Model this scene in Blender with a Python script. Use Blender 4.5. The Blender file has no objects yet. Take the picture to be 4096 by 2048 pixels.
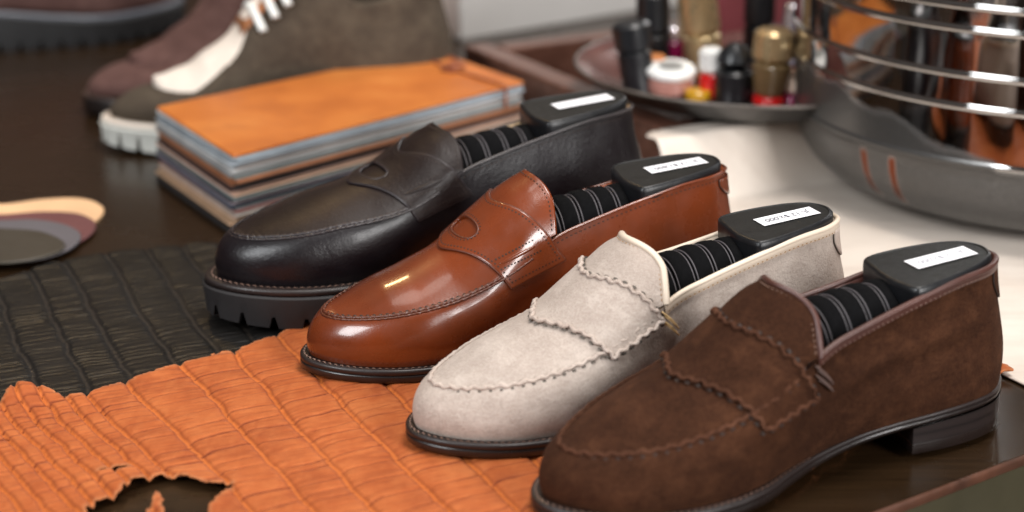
import bpy, math, random
import numpy as np
from mathutils import Vector, Matrix
from mathutils.bvhtree import BVHTree

rng = np.random.default_rng(7)
random.seed(7)
scene = bpy.context.scene
COL = scene.collection

# ------------------------------------------------------------------ helpers
def link_mesh(name, verts, faces, mat, parent=None, smooth=True, thick=0.0, offset=-1.0, autosmooth=None):
    me = bpy.data.meshes.new(name)
    me.from_pydata([tuple(map(float, v)) for v in verts], [], [tuple(int(i) for i in f) for f in faces])
    me.update()
    o = bpy.data.objects.new(name, me)
    COL.objects.link(o)
    if mat is not None:
        me.materials.append(mat)
    if smooth:
        me.polygons.foreach_set('use_smooth', [True] * len(me.polygons))
        if autosmooth:
            try:
                me.set_sharp_from_angle(angle=math.radians(autosmooth))
            except Exception:
                pass
    if thick:
        m = o.modifiers.new('thickness', 'SOLIDIFY')
        m.thickness = thick; m.offset = offset; m.use_even_offset = False
    if parent is not None:
        o.parent = parent
    return o

def empty(name, loc, rz=0.0, scale=1.0):
    o = bpy.data.objects.new(name, None)
    COL.objects.link(o)
    o.location = loc; o.rotation_euler = (0, 0, rz); o.scale = (scale,) * 3
    o.empty_display_size = 0.02
    return o

def tag(o, label=None, cat=None, group=None, kind=None):
    if label: o['label'] = label
    if cat: o['category'] = cat
    if group: o['group'] = group
    if kind: o['kind'] = kind
    return o

class MB:
    """collects pieces of one mesh"""
    def __init__(s): s.v = []; s.f = []
    def add(s, v, f):
        n = len(s.v)
        s.v.extend([tuple(p) for p in v]); s.f.extend([tuple(i + n for i in q) for q in f])
    def build(s, name, mat, parent=None, **k): return link_mesh(name, s.v, s.f, mat, parent, **k)

def grid_faces(nr, nc, closed_c=False, closed_r=False):
    f = []
    for r in range(nr if closed_r else nr - 1):
        for c in range(nc if closed_c else nc - 1):
            a = r * nc + c; b = r * nc + (c + 1) % nc
            d = ((r + 1) % nr) * nc + c; e = ((r + 1) % nr) * nc + (c + 1) % nc
            f.append((a, b, e, d))
    return f

def catmull(ctrl, per, closed=True):
    """uniform Catmull-Rom through the control points"""
    P = np.asarray(ctrl, float); n = len(P); out = []
    segs = n if closed else n - 1
    for i in range(segs):
        if closed:
            p0, p1, p2, p3 = P[(i - 1) % n], P[i], P[(i + 1) % n], P[(i + 2) % n]
        else:
            p0, p1, p2, p3 = P[max(i - 1, 0)], P[i], P[i + 1], P[min(i + 2, n - 1)]
        for k in range(per):
            t = k / per
            out.append(0.5 * (2 * p1 + (p2 - p0) * t + (2 * p0 - 5 * p1 + 4 * p2 - p3) * t * t + (3 * p1 - p0 - 3 * p2 + p3) * t ** 3))
    if not closed: out.append(P[-1])
    return np.array(out)

def resample(pts, step, closed=False, extra=None):
    P = np.asarray(pts, float)
    if closed: P = np.vstack([P, P[:1]])
    d = np.r_[0, np.cumsum(np.linalg.norm(np.diff(P, axis=0), axis=1))]
    n = max(2, int(round(d[-1] / step)))
    s = np.linspace(0, d[-1], n + 1)
    if closed: s = s[:-1]
    Q = np.stack([np.interp(s, d, P[:, k]) for k in range(P.shape[1])], 1)
    if extra is None: return Q
    E_ = np.asarray(extra, float)
    if closed: E_ = np.vstack([E_, E_[:1]])
    X = np.stack([np.interp(s, d, E_[:, k]) for k in range(E_.shape[1])], 1)
    return Q, X / np.maximum(np.linalg.norm(X, axis=1, keepdims=True), 1e-9)

def tangents(P, closed=False):
    if closed: T = np.roll(P, -1, 0) - np.roll(P, 1, 0)
    else: T = np.gradient(P, axis=0)
    return T / np.maximum(np.linalg.norm(T, axis=1, keepdims=True), 1e-9)

def tube(P, r, N=None, seg=8, closed=False, flat=1.0, caps=True):
    """tube along P; N gives the up direction of each section; flat squashes along it"""
    P = np.asarray(P, float); n = len(P); T = tangents(P, closed)
    r = np.broadcast_to(np.asarray(r, float), (n,))
    if N is None:
        N = np.tile(np.array([0, 0, 1.0]), (n, 1))
        bad = np.abs(T[:, 2]) > 0.95; N[bad] = (1, 0, 0)
    N = np.asarray(N, float); N = N - T * np.sum(N * T, 1, keepdims=True)
    N /= np.maximum(np.linalg.norm(N, axis=1, keepdims=True), 1e-9)
    B = np.cross(T, N)
    V = []
    for i in range(n):
        for k in range(seg):
            a = 2 * math.pi * k / seg
            V.append(P[i] + r[i] * (math.cos(a) * B[i] + math.sin(a) * flat * N[i]))
    F = grid_faces(n, seg, True, closed)
    if not closed and caps:
        F.append(tuple(range(seg - 1, -1, -1))); F.append(tuple((n - 1) * seg + k for k in range(seg)))
    return V, F

def dashes(P, N, pitch, length, w, h, closed=False, lift=0.0):
    """a row of small stitches lying on a surface"""
    mb = MB()
    Q, NN = resample(P, pitch, closed, N); T = tangents(Q, closed)
    for p, n, t in zip(Q, NN, T):
        b = np.cross(n, t); c = p + n * lift
        v = []
        for sx, sw, sh in ((-.5, .6, 0), (-.25, 1, 1), (.25, 1, 1), (.5, .6, 0)):
            for side in (-1, 1):
                v.append(c + t * sx * length + b * side * w * .5 * sw + n * (h * sh - .0003))
        mb.add(v, [(0, 2, 3, 1), (2, 4, 5, 3), (4, 6, 7, 5)])
    return mb

def lathe(prof, seg=32):
    P = np.asarray(prof, float); V = []
    for r, z in P:
        for k in range(seg):
            a = 2 * math.pi * k / seg
            V.append((r * math.cos(a), r * math.sin(a), z))
    F = [(b, a, d, c) for a, b, c, d in grid_faces(len(P), seg, True)]
    F = [(q[1], q[0], q[3], q[2]) for q in F]
    return V, F

def box(x0, x1, y0, y1, z0, z1, bev=0.0):
    """box with chamfered vertical and top edges"""
    if bev <= 0:
        v = [(x, y, z) for z in (z0, z1) for x, y in ((x0, y0), (x1, y0), (x1, y1), (x0, y1))]
        return v, [(3, 2, 1, 0), (4, 5, 6, 7), (0, 1, 5, 4), (1, 2, 6, 5), (2, 3, 7, 6), (3, 0, 4, 7)]
    def ring(i, z):
        a = bev + i; c = []
        for cx, cy, s in ((x1 - a, y1 - a, 0), (x0 + a, y1 - a, 1), (x0 + a, y0 + a, 2), (x1 - a, y0 + a, 3)):
            for k in range(4):
                t = math.pi / 2 * (s + k / 3)
                c.append((cx + bev * math.cos(t), cy + bev * math.sin(t), z))
        return c
    rings = [ring(bev * .6, z0), ring(0, z0 + bev * .6), ring(0, z1 - bev), ring(bev * .3, z1 - bev * .3), ring(bev, z1)]
    V = sum(rings, []); n = 16
    F = grid_faces(5, n, True)
    F.append(tuple(range(n - 1, -1, -1))); F.append(tuple(4 * n + k for k in range(n)))
    return V, F

class Noise2:
    """tileable value noise, vectorised"""
    def __init__(s, seed): s.g = np.random.default_rng(seed).random((256, 256))
    def __call__(s, x, y):
        xi = np.floor(x).astype(int); yi = np.floor(y).astype(int); fx = x - xi; fy = y - yi
        fx = fx * fx * fx * (fx * (fx * 6 - 15) + 10); fy = fy * fy * fy * (fy * (fy * 6 - 15) + 10)
        g = s.g; a = g[xi % 256, yi % 256]; b = g[(xi + 1) % 256, yi % 256]; c = g[xi % 256, (yi + 1) % 256]; d = g[(xi + 1) % 256, (yi + 1) % 256]
        return (a * (1 - fx) + b * fx) * (1 - fy) + (c * (1 - fx) + d * fx) * fy - .5
    def fbm(s, x, y, o=4):
        t = 0; a = 1.0
        for k in range(o):
            t = t + a * s(x * 2 ** k + 17 * k, y * 2 ** k + 31 * k); a *= .5
        return t

def smoothstep(a, b, x):
    t = np.clip((x - a) / (b - a), 0, 1); return t * t * (3 - 2 * t)

# ------------------------------------------------------------------ materials
class NT:
    def __init__(s, name):
        s.m = bpy.data.materials.new(name); s.m.use_nodes = True; s.t = s.m.node_tree
        s.b = s.t.nodes['Principled BSDF']; s.co = s.n('ShaderNodeTexCoord').outputs['Object']
    def n(s, kind, **k):
        x = s.t.nodes.new(kind)
        for a, b in k.items():
            if a in x.inputs: x.inputs[a].default_value = b
            else: setattr(x, a, b)
        return x
    def l(s, a, b): s.t.links.new(a, b)
    def noise(s, scale, detail=3.0, rough=.55, vec=None, stretch=None):
        x = s.n('ShaderNodeTexNoise'); x.inputs['Scale'].default_value = scale; x.inputs['Detail'].default_value = detail
        x.inputs['Roughness'].default_value = rough
        v = vec or s.co
        if stretch:
            mp = s.n('ShaderNodeMapping'); mp.inputs['Scale'].default_value = stretch; s.l(v, mp.inputs['Vector']); v = mp.outputs['Vector']
        s.l(v, x.inputs['Vector']); return x.outputs['Fac']
    def ramp(s, fac, stops):
        r = s.n('ShaderNodeValToRGB'); e = r.color_ramp.elements
        while len(e) > 1: e.remove(e[-1])
        e[0].position = stops[0][0]; e[0].color = tuple(stops[0][1]) + (1,)
        for p, c in stops[1:]:
            k = e.new(p); k.color = tuple(c) + (1,)
        s.l(fac, r.inputs['Fac']); return r.outputs['Color']
    def mixc(s, fac, a, b, mode='MIX'):
        m = s.n('ShaderNodeMix'); m.data_type = 'RGBA'; m.blend_type = mode
        for v, i in ((fac, 0), (a, 6), (b, 7)):
            if isinstance(v, (int, float)): m.inputs[i].default_value = v
            elif isinstance(v, tuple): m.inputs[i].default_value = v + (1,)
            else: s.l(v, m.inputs[i])
        return m.outputs[2]
    def mapr(s, v, a, b, c, d):
        m = s.n('ShaderNodeMapRange')
        for i, x in zip((1, 2, 3, 4), (a, b, c, d)): m.inputs[i].default_value = x
        s.l(v, m.inputs[0]); return m.outputs[0]
    def bump(s, h, strength, dist, prev=None):
        b = s.n('ShaderNodeBump'); b.inputs['Strength'].default_value = strength; b.inputs['Distance'].default_value = dist
        s.l(h, b.inputs['Height'])
        if prev is not None: s.l(prev, b.inputs['Normal'])
        return b.outputs['Normal']
    def set(s, **k):
        names = dict(col='Base Color', rough='Roughness', metal='Metallic', spec='Specular IOR Level', coat='Coat Weight', coatr='Coat Roughness',
                     sheen='Sheen Weight', sheenr='Sheen Roughness', sheent='Sheen Tint', nrm='Normal', ior='IOR', trans='Transmission Weight', sss='Subsurface Weight', aniso='Anisotropic', coatn='Coat Normal')
        for a, b in k.items():
            i = s.b.inputs[names[a]]
            if isinstance(b, tuple): i.default_value = b + (1,) if len(b) == 3 else b
            elif isinstance(b, (int, float)): i.default_value = b
            else: s.l(b, i)
        return s.m

def sc(c, k): return tuple(min(1, x * k) for x in c)

def leather(name, c, rough=.3, coat=0.0, coatr=.15, grain=900, gs=.12, var=.25, spec=.5, dist=.0004):
    t = NT(name)
    n1 = t.noise(22, 4); n2 = t.noise(grain, 3, .65); n3 = t.noise(6, 2)
    col = t.ramp(n1, [(.3, sc(c, 1 - var)), (.7, sc(c, 1 + var))])
    col = t.mixc(t.mapr(n3, .35, .65, 0, .35), col, sc(c, .62))
    r = t.mapr(t.noise(60, 4), .3, .7, max(.05, rough - .05), rough + .08)
    nb = t.bump(n2, gs, dist)
    nb = t.bump(t.noise(140, 2), gs * .6, .0006, nb)
    vo = t.n('ShaderNodeTexVoronoi'); vo.feature = 'DISTANCE_TO_EDGE'; vo.inputs['Scale'].default_value = 330; t.l(t.co, vo.inputs['Vector'])
    nb = t.bump(t.mapr(vo.outputs['Distance'], 0, .12, 0, 1), gs * .5, .0003, nb)
    nb = t.bump(t.noise(48, 5, .7, stretch=(2.2, .5, 1)), gs * .45, .0012, nb)
    return t.set(col=col, rough=r, nrm=nb, coat=coat, coatr=coatr, spec=spec)

def suede(name, c, light, dark, sheen=.35, fuzz=.5):
    t = NT(name)
    n0 = t.noise(11, 3, .6, stretch=(1, 1, .6))
    n1 = t.noise(34, 6, .68); n2 = t.noise(95, 5, .75, stretch=(.6, 1, 1)); n3 = t.noise(620, 3, .8)
    col = t.ramp(n1, [(.28, dark), (.5, c), (.74, light)])
    col = t.mixc(t.mapr(n0, .46, .58, 0, .62), col, dark)
    col = t.mixc(t.mapr(n2, .42, .62, 0, .70), col, dark)
    col = t.mixc(t.mapr(t.noise(52, 5, .7, stretch=(1, .7, 1.4)), .52, .66, 0, .55), col, light)
    col = t.mixc(t.mapr(n3, .42, .66, 0, .34), col, light)
    col = t.mixc(t.mapr(n3, .50, .30, 0, .32), col, dark)
    nb = t.bump(n3, fuzz, .0011)
    nb = t.bump(t.noise(230, 3, .7), fuzz * .5, .0008, nb)
    return t.set(col=col, rough=.95, nrm=nb, sheen=sheen, sheenr=.45, sheent=sc(light, 1.3), spec=.12)

def plain(name, c, rough=.5, metal=0.0, spec=.5, var=.12, scale=30, bumps=0.0, bscale=400, coat=0.0):
    t = NT(name)
    col = t.ramp(t.noise(scale, 4), [(.3, sc(c, 1 - var)), (.7, sc(c, 1 + var))])
    k = dict(col=col, rough=t.mapr(t.noise(scale * 2.3, 3), .3, .7, max(.03, rough - .06), rough + .06), metal=metal, spec=spec, coat=coat)
    if bumps: k['nrm'] = t.bump(t.noise(bscale, 3), bumps, .0005)
    return t.set(**k)

M = {}
M['black_leather'] = leather('black_grain_leather', (.0065, .0042, .0058), .36, .15, .2, 420, .32, .3, .35, .0006)
M['black_plug'] = leather('black_brown_leather', (.011, .0055, .0050), .42, .08, .3, 400, .45, .3, .25, .0006)
M['tan'] = leather('chestnut_calf_leather', (.165, .0305, .0060), .27, .65, .10, 700, .08, .28)
M['tan_edge'] = leather('dark_chestnut_edge', (.10, .024, .010), .4, .2, .3)
M['tan_lining'] = leather('tan_lining_leather', (.40, .10, .035), .5)
M['taupe'] = suede('taupe_suede', (.47, .395, .345), (.58, .505, .45), (.36, .295, .255), .3, .7)
M['taupe_edge'] = suede('pale_suede_edge', (.55, .46, .40), (.66, .57, .51), (.40, .32, .275), .3, .9)
M['choc'] = suede('chocolate_suede', (.047, .0175, .0080), (.084, .0335, .0160), (.022, .0080, .0040), .15, .8)
M['choc_edge'] = suede('russet_suede_edge', (.085, .034, .019), (.13, .058, .033), (.045, .018, .010), .3, .9)
M['choc_bind'] = leather('chocolate_binding', (.075, .026, .019), .42, .15, .3)
M['cream_bind'] = leather('cream_binding_leather', (.72, .60, .48), .45, .1, .3, 500, .1, .06)
M['black_bind'] = leather('black_binding', (.02, .014, .016), .4, .2, .3)
M['cream_lining'] = leather('cream_lining_leather', (.62, .43, .25), .5, 0, .2, 500, .1, .08)
M['welt'] = leather('dark_welt_leather', (.016, .009, .008), .45, .2, .3, 500, .2, .2)
M['sole_edge'] = leather('sole_edge_wax', (.014, .009, .008), .30, .35, .2, 300, .12, .25)
M['heel_stack'] = None
M['rubber'] = plain('grey_black_rubber', (.019, .017, .0175), .62, 0, .4, .1, 60, .15, 600)
M['white_rubber'] = plain('white_rubber', (.72, .73, .68), .6, 0, .3, .04)
M['tread_dark'] = plain('dark_tread', (.008, .008, .008), .8)
M['stitch_dark'] = plain('dark_thread', (.022, .010, .006), .7)
M['stitch_tan'] = plain('tan_thread', (.30, .17, .075), .7)
M['stitch_taupe'] = plain('dark_taupe_thread', (.10, .085, .07), .8)  # dark stitch colour for the taupe seams
M['stitch_brown'] = plain('brown_thread', (.17, .10, .075), .7)
M['stitch_grey'] = plain('grey_thread', (.10, .06, .05), .7)
M['raffia'] = plain('raffia_thread', (.62, .42, .20), .65, var=.3, scale=300)
M['tree_black'] = plain('black_moulded_plastic', (.006, .0065, .008), .38, 0, .5, .15, 80, .25, 900)
M['tree_plate'] = plain('black_leatherette_plate', (.012, .012, .0115), .5, 0, .4, .2, 90, .35, 1400)
M['tree_cloth'] = plain('black_velvet_cloth', (.0025, .0025, .003), .9, 0, .1, .2, 200)
M['tree_thread'] = plain('grey_cord', (.065, .058, .064), .5)
M['paper'] = plain('white_paper', (.86, .86, .90), .55, var=.02)
M['ink'] = plain('grey_ink', (.05, .05, .07), .7)
M['ink_faint'] = plain('faint_ink', (.34, .34, .38), .7)

t = NT('stacked_heel_leather')
w = t.n('ShaderNodeTexWave'); w.wave_type = 'BANDS'; w.bands_direction = 'Z'; w.inputs['Scale'].default_value = 52; w.inputs['Distortion'].default_value = .6
w.inputs['Detail'].default_value = 2; t.l(t.co, w.inputs['Vector'])
cc = t.ramp(w.outputs['Fac'], [(0, (.012, .009, .009)), (.25, (.019, .0135, .013)), (1, (.022, .0155, .015))])
M['heel_stack'] = t.set(col=cc, rough=.33, coat=.3, coatr=.25)

# ------------------------------------------------------------------ the shoe
#   local frame: X from the back of the heel to the toe, +Y the inner (near) side, Z up
#   stations: bottom outline (x, y), top edge (x, y, z), wall profile (o1, k1, o2, k2)
HEEL = (.0035, .36, .0015, .40)
FORE = (.0045, .44, .0066, .10)
MED = [((.022, .0275), (.029, .0225, .0975), HEEL), ((.050, .0325), (.055, .0268, .0955), (.004, .36, .002, .40)),
       ((.085, .0310), (.090, .0285, .0885), (.0065, .36, .003, .40)), ((.115, .0275), (.120, .0305, .0818), (.0090, .36, .004, .42)),
       ((.142, .0285), (.142, .0325, .0760), (.0085, .40, .004, .42)), ((.166, .0335), (.164, .0375, .0665), (.007, .45, .005, .36)),
       ((.190, .0400), (.186, .0405, .0565), (.006, .48, .0060, .24)), ((.215, .0435), (.209, .0400, .0485), (.005, .46, .0064, .14)),
       ((.238, .0430), (.232, .0378, .0435), FORE), ((.260, .0375), (.2525, .0325, .0402), FORE),
       ((.279, .0265), (.2700, .0225, .0380), FORE), ((.291, .0140), (.2812, .0118, .0368), FORE)]
TOE = ((.2955, .001), (.2848, .0005, .0363), FORE)
LAT = [((.289, -.0130), (.2798, -.0108, .0368), FORE), ((.275, -.0255), (.2665, -.0215, .0380), FORE),
       ((.254, -.0375), (.2475, -.0325, .0402), FORE), ((.231, -.0450), (.2265, -.0398, .0435), FORE),
       ((.208, -.0485), (.205, -.0430, .0485), (.005, .46, .0064, .14)), ((.185, -.0480), (.183, -.0430, .0565), (.006, .48, .0060, .24)),
       ((.162, -.0450), (.162, -.0400, .0665), (.006, .45, .005, .36)), ((.140, -.0410), (.140, -.0350, .0760), (.006, .40, .003, .42)),
       ((.114, -.0365), (.118, -.0320, .0775), (.0055, .36, .003, .42)), ((.084, -.0345), (.089, -.0290, .0830), (.0045, .36, .002, .40)),
       ((.050, -.0330), (.055, -.0268, .0898), (.004, .36, .002, .40)), ((.022, -.0275), (.029, -.0225, .0955), HEEL)]
BACK = [((.0035, -.0125), (.0125, -.0105, .0970), HEEL), ((.000, 0), (.0088, 0, .0966), HEEL), ((.0035, .0125), (.0125, .0105, .0970), HEEL)]
#   order of stations: 0 = heel back, then inner side ..., toe, outer side ...
STATIONS = [BACK[1], BACK[2]] + MED + [TOE] + LAT + [BACK[0]]
I_TOE = 2 + len(MED)
PER = 10
ZB_X = [0, .03, .06, .09, .12, .15, .18, .205, .225, .25, .275, .30]
ZB_Z = [.0195, .0188, .0178, .0155, .0110, .0055, .0015, 0, .0002, .0006, .0013, .0024]
TH_X = [0, .07, .12, .17, .30]
TH_Z = [.0060, .0058, .0062, .0085, .0088]

class Shoe:
    def __init__(s, stations=None, lift=0.0, crown=None, seed=1, lug=False, it=6.65, crease=None, tdrop=0.0):
        st = stations or STATIONS
        s.st = st; s.lug = lug; s.lift = lift
        n = len(st); s.n = n
        B = catmull([a[0] for a in st], PER); T = catmull([a[1] for a in st], PER); K = catmull([a[2] for a in st], PER)
        T[:, 2] -= tdrop * smoothstep(.235, .165, T[:, 0])
        s.N = len(B); s.B = B; s.T = T + np.array([0, 0, lift]); s.K = K
        tg = np.roll(B, -1, 0) - np.roll(B, 1, 0); tg /= np.linalg.norm(tg, axis=1, keepdims=True)
        s.nrm = np.stack([-tg[:, 1], tg[:, 0]], 1)          # outward when going heel -> inner side -> toe
        c = B.mean(0)
        if np.mean(np.sum((B - c) * s.nrm, 1)) < 0: s.nrm *= -1
        s.zf = np.interp(B[:, 0], ZB_X, ZB_Z) + np.interp(B[:, 0], TH_X, TH_Z) + lift
        s.zb = np.interp(B[:, 0], ZB_X, ZB_Z)
        R = 18; s.R = R
        W = np.zeros((R + 1, s.N, 3))
        n3 = np.c_[s.nrm, np.zeros(s.N)]; up = np.array([0, 0, 1.0])
        P0 = np.c_[B, s.zf]; P3 = s.T; h = (P3[:, 2] - P0[:, 2])[:, None]
        P1 = P0 + n3 * K[:, 0:1] + up * h * K[:, 1:2]; P2 = P3 + n3 * K[:, 2:3] - up * h * K[:, 3:4]
        for j in range(R + 1):
            u = j / R
            W[j] = (1 - u) ** 3 * P0 + 3 * (1 - u) ** 2 * u * P1 + 3 * (1 - u) * u * u * P2 + u ** 3 * P3
        nz = Noise2(seed)
        d = nz.fbm(W[..., 0] * 28 + W[..., 1] * 9, W[..., 2] * 30 + W[..., 1] * 22, 3) * .0011
        fade = np.sin(np.linspace(0, math.pi, R + 1))[:, None]
        W += n3[None] * (d * fade)[..., None]
        if crease:
            xa, za, xb, zb_ = crease
            tt = np.clip((W[..., 0] - xa) / (xb - xa), 0, 1); zl = za + (zb_ - za) * tt + .004 * np.sin(tt * 5)
            dz = W[..., 2] - zl; win = smoothstep(0, .2, tt) * smoothstep(1, .75, tt) * (W[..., 1] > 0)
            W += n3[None] * ((.0016 * np.exp(-(dz / .0042) ** 2) - .0013 * np.exp(-((dz + .008) / .005) ** 2)) * win)[..., None]
        s.W = W
        # plug: rows from the toe back to the throat, then on into the tongue
        s.it = it                                            # throat station (inner side), mirrored on the outer side
        i0 = I_TOE * PER; i1 = int(s.it * PER)
        rows = []; NCc = 45; cs = np.sin(np.linspace(-math.pi / 2, math.pi / 2, NCc))
        cx = crown or ([.13, .150, .164, .186, .209, .232, .25, .268, .280], [.0360, .0350, .0340, .0282, .0185, .0138, .0115, .0055, .0015])
        s.cx = cx
        for k in range(i0, i1 - 1, -1):
            m = (2 * i0 - k) % s.N
            a, b = s.T[k], s.T[m]
            cr = np.interp((a[0] + b[0]) / 2, *cx)
            ex = np.interp((a[0] + b[0]) / 2, [.155, .175, .20, .26], [2.3, 1.95, 1.8, 2.2])
            el = np.interp((a[0] + b[0]) / 2, [.165, .205], [.5, .0])
            rows.append([(b + (a - b) * (1 + c) / 2) + np.array([0, 0, cr * ((1 - el) * (1 - (c * c + .0016) ** (ex / 2)) + el * math.sqrt(max(0, 1 - c * c)))]) for c in cs])
        s.rows = np.array(rows)
        ext = list(rows); a, b = rows[-1][-1], rows[-1][0]
        for k in range(1, 9):
            ext.append([p + np.array([-.004 * k, 0, .0024 * k]) for p in rows[-1]])
        ext = np.array(ext)
        s.bvh = None
        vv = [tuple(p) for p in W.reshape(-1, 3)]; ff = grid_faces(R + 1, s.N, True)
        base = len(vv); vv += [tuple(p) for p in ext.reshape(-1, 3)]
        ff += [tuple(i + base for i in q) for q in grid_faces(len(ext), NCc)]
        s.bvh = BVHTree.FromPolygons(vv, ff)
        s.NCc = NCc; s.cs = cs

    def surf(s, x, al, off=0.0, z0=None):
        """point on the outside of the upper seen from an inner axis"""
        z0 = (.036 + s.lift) if z0 is None else z0
        d = Vector((0, math.sin(al), math.cos(al)))
        o = Vector((x, 0, z0))
        loc, nor, _, _ = s.bvh.ray_cast(o, d)
        if loc is None: return np.array(o + d * .04), np.array(d)
        if nor.dot(d) < 0: nor = -nor
        # smooth the facet normal a little
        return np.array(loc + nor * off), np.array(nor)

    def wall_at(s, i, dist, off=0.0):
        """point on wall column i, dist below the top edge"""
        c = s.W[::-1, i % s.N]
        d = np.r_[0, np.cumsum(np.linalg.norm(np.diff(c, axis=0), axis=1))]
        p = np.array([np.interp(dist, d, c[:, k]) for k in range(3)])
        q = np.array([np.interp(dist + .003, d, c[:, k]) for k in range(3)])
        a = s.W[::-1, (i + 1) % s.N]; b = s.W[::-1, (i - 1) % s.N]
        j = min(s.R, int(np.searchsorted(d, dist)))
        tu = a[j] - b[j]; tv = p - q
        n = np.cross(tu, tv); n /= max(np.linalg.norm(n), 1e-9)
        if np.dot(n[:2], s.nrm[i % s.N]) < 0 and abs(n[2]) < .9: n = -n
        if n[2] < -.2: n = -n
        return p + n * off, n

    def path_wall(s, cols, dist, off=0.0):
        r = [s.wall_at(i, dist, off) for i in cols]
        return np.array([a for a, _ in r]), np.array([b for _, b in r])

def rope(P, N, r, amp=0.0, wl=.0062, closed=False, step=.0008, rough=.0, flat=1.0, seg=8, seed=3):
    """raised hand sewn ridge that wanders from side to side"""
    Q, NN = resample(P, step, closed, N); T = tangents(Q, closed); B = np.cross(T, NN)
    s = np.arange(len(Q)) * step; g = np.random.default_rng(seed)
    ph = s / wl * 2 * math.pi + np.interp(s, np.linspace(0, s[-1], 12), g.uniform(-1, 1, 12))
    wob = np.sin(ph) + .35 * np.sin(ph * .53 + 1)
    jit = g.normal(0, rough, len(Q)) if rough else 0
    Q = Q + B * (amp * wob)[:, None] + NN * (r * .12 * np.cos(ph * 1.3))[:, None]
    rr = r * (1 + .10 * np.sin(ph * .7 + 1.2)) + jit
    return tube(Q, rr, NN, seg, closed, flat)

def build_sole(s, root, m_welt, m_edge, m_stitch, welt_stitch=True):
    N = s.N; B = s.B; n = s.nrm; x = B[:, 0]; y = B[:, 1]
    e = np.interp(x, [0, .06, .10, .15, .19, .30], [.0012, .0012, .0004, .002, .0052, .0056])
    e = np.where(y < 0, np.interp(x, [0, .06, .10, .15, .19, .30], [.0012, .0015, .002, .004, .0056, .0056]), e)
    zf = s.zf; zb = s.zb; mid = zb + (zf - zb) * .58
    def ring(off, z): return np.c_[B + n * off[:, None] if isinstance(off, np.ndarray) else B + n * off, z]
    W_ = [ring(np.full(N, -.006), zf - .0012), ring(np.full(N, -.001), zf - .0004), ring(e * .85 - .0002, zf + .0001), ring(e, zf - .0008), ring(e, mid + .0006), ring(e - .0008, mid)]
    link_mesh('welt', np.concatenate(W_), [q[::-1] for q in grid_faces(len(W_), N, True)], m_welt, root)
    O_ = [ring(e - .0012, mid + .0002), ring(e - .0002, mid - .0004), ring(e + .0001, mid - .001), ring(e, zb + .0012), ring(e - .0011, zb), ring(np.full(N, -.004), zb)]
    F = [q[::-1] for q in grid_faces(len(O_), N, True)]
    b = (len(O_) - 1) * N
    for i in range(N // 2):
        q = (b + i, b + i + 1, b + (N - i - 1) % N, b + (N - i) % N)
        if len(set(q)) >= 3: F.append(tuple(dict.fromkeys(q)))
    link_mesh('outsole', np.concatenate(O_), F, m_edge, root)
    if welt_stitch:
        cols = [i for i in range(N) if x[i] > .15]
        P = np.array([np.r_[B[i] + n[i] * e[i] * .55, zf[i] + .0001] for i in cols]); NN = np.tile([0, 0, 1.0], (len(P), 1))
        dashes(P, NN, .0040, .0027, .0012, .0008).build('welt_stitching', m_stitch, root)
    # heel: stacked block and rubber top lift
    cols = [i for i in range(N) if x[i] < .084]
    cols = sorted(cols, key=lambda i: ((i + N // 2) % N))
    lp = [B[i] + n[i] * (e[i] + .0002) for i in cols]
    zt = [zb[i] - .0002 for i in cols]
    breast = []
    a, c = lp[-1], lp[0]
    for k in range(1, 8):
        u = k / 8; q = a + (c - a) * u; breast.append(q - np.array([.005 * math.sin(math.pi * u), 0]))
    pts = np.array(lp + breast); zt = np.array(zt + [np.interp(q[0], ZB_X, ZB_Z) - .0002 for q in breast])
    cen = pts.mean(0)
    def r(k, z): return np.c_[cen + (pts - cen) * k, z if isinstance(z, np.ndarray) else np.full(len(pts), z)]
    m = len(pts)
    H = [r(1.0, zt), r(.992, zt * .6 + .002), r(.985, np.full(m, .0062))]
    link_mesh('heel_stack', np.concatenate(H), grid_faces(3, m, True), M['heel_stack'], root, autosmooth=40)
    Lf = [r(.985, .0062), r(.990, .0056), r(.985, .0006), r(.975, .0), r(.5, .0)]
    F = grid_faces(5, m, True); F.append(tuple(4 * m + k for k in range(m)))
    link_mesh('heel_top_lift', np.concatenate(Lf), F, m_edge, root, autosmooth=40)

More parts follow.
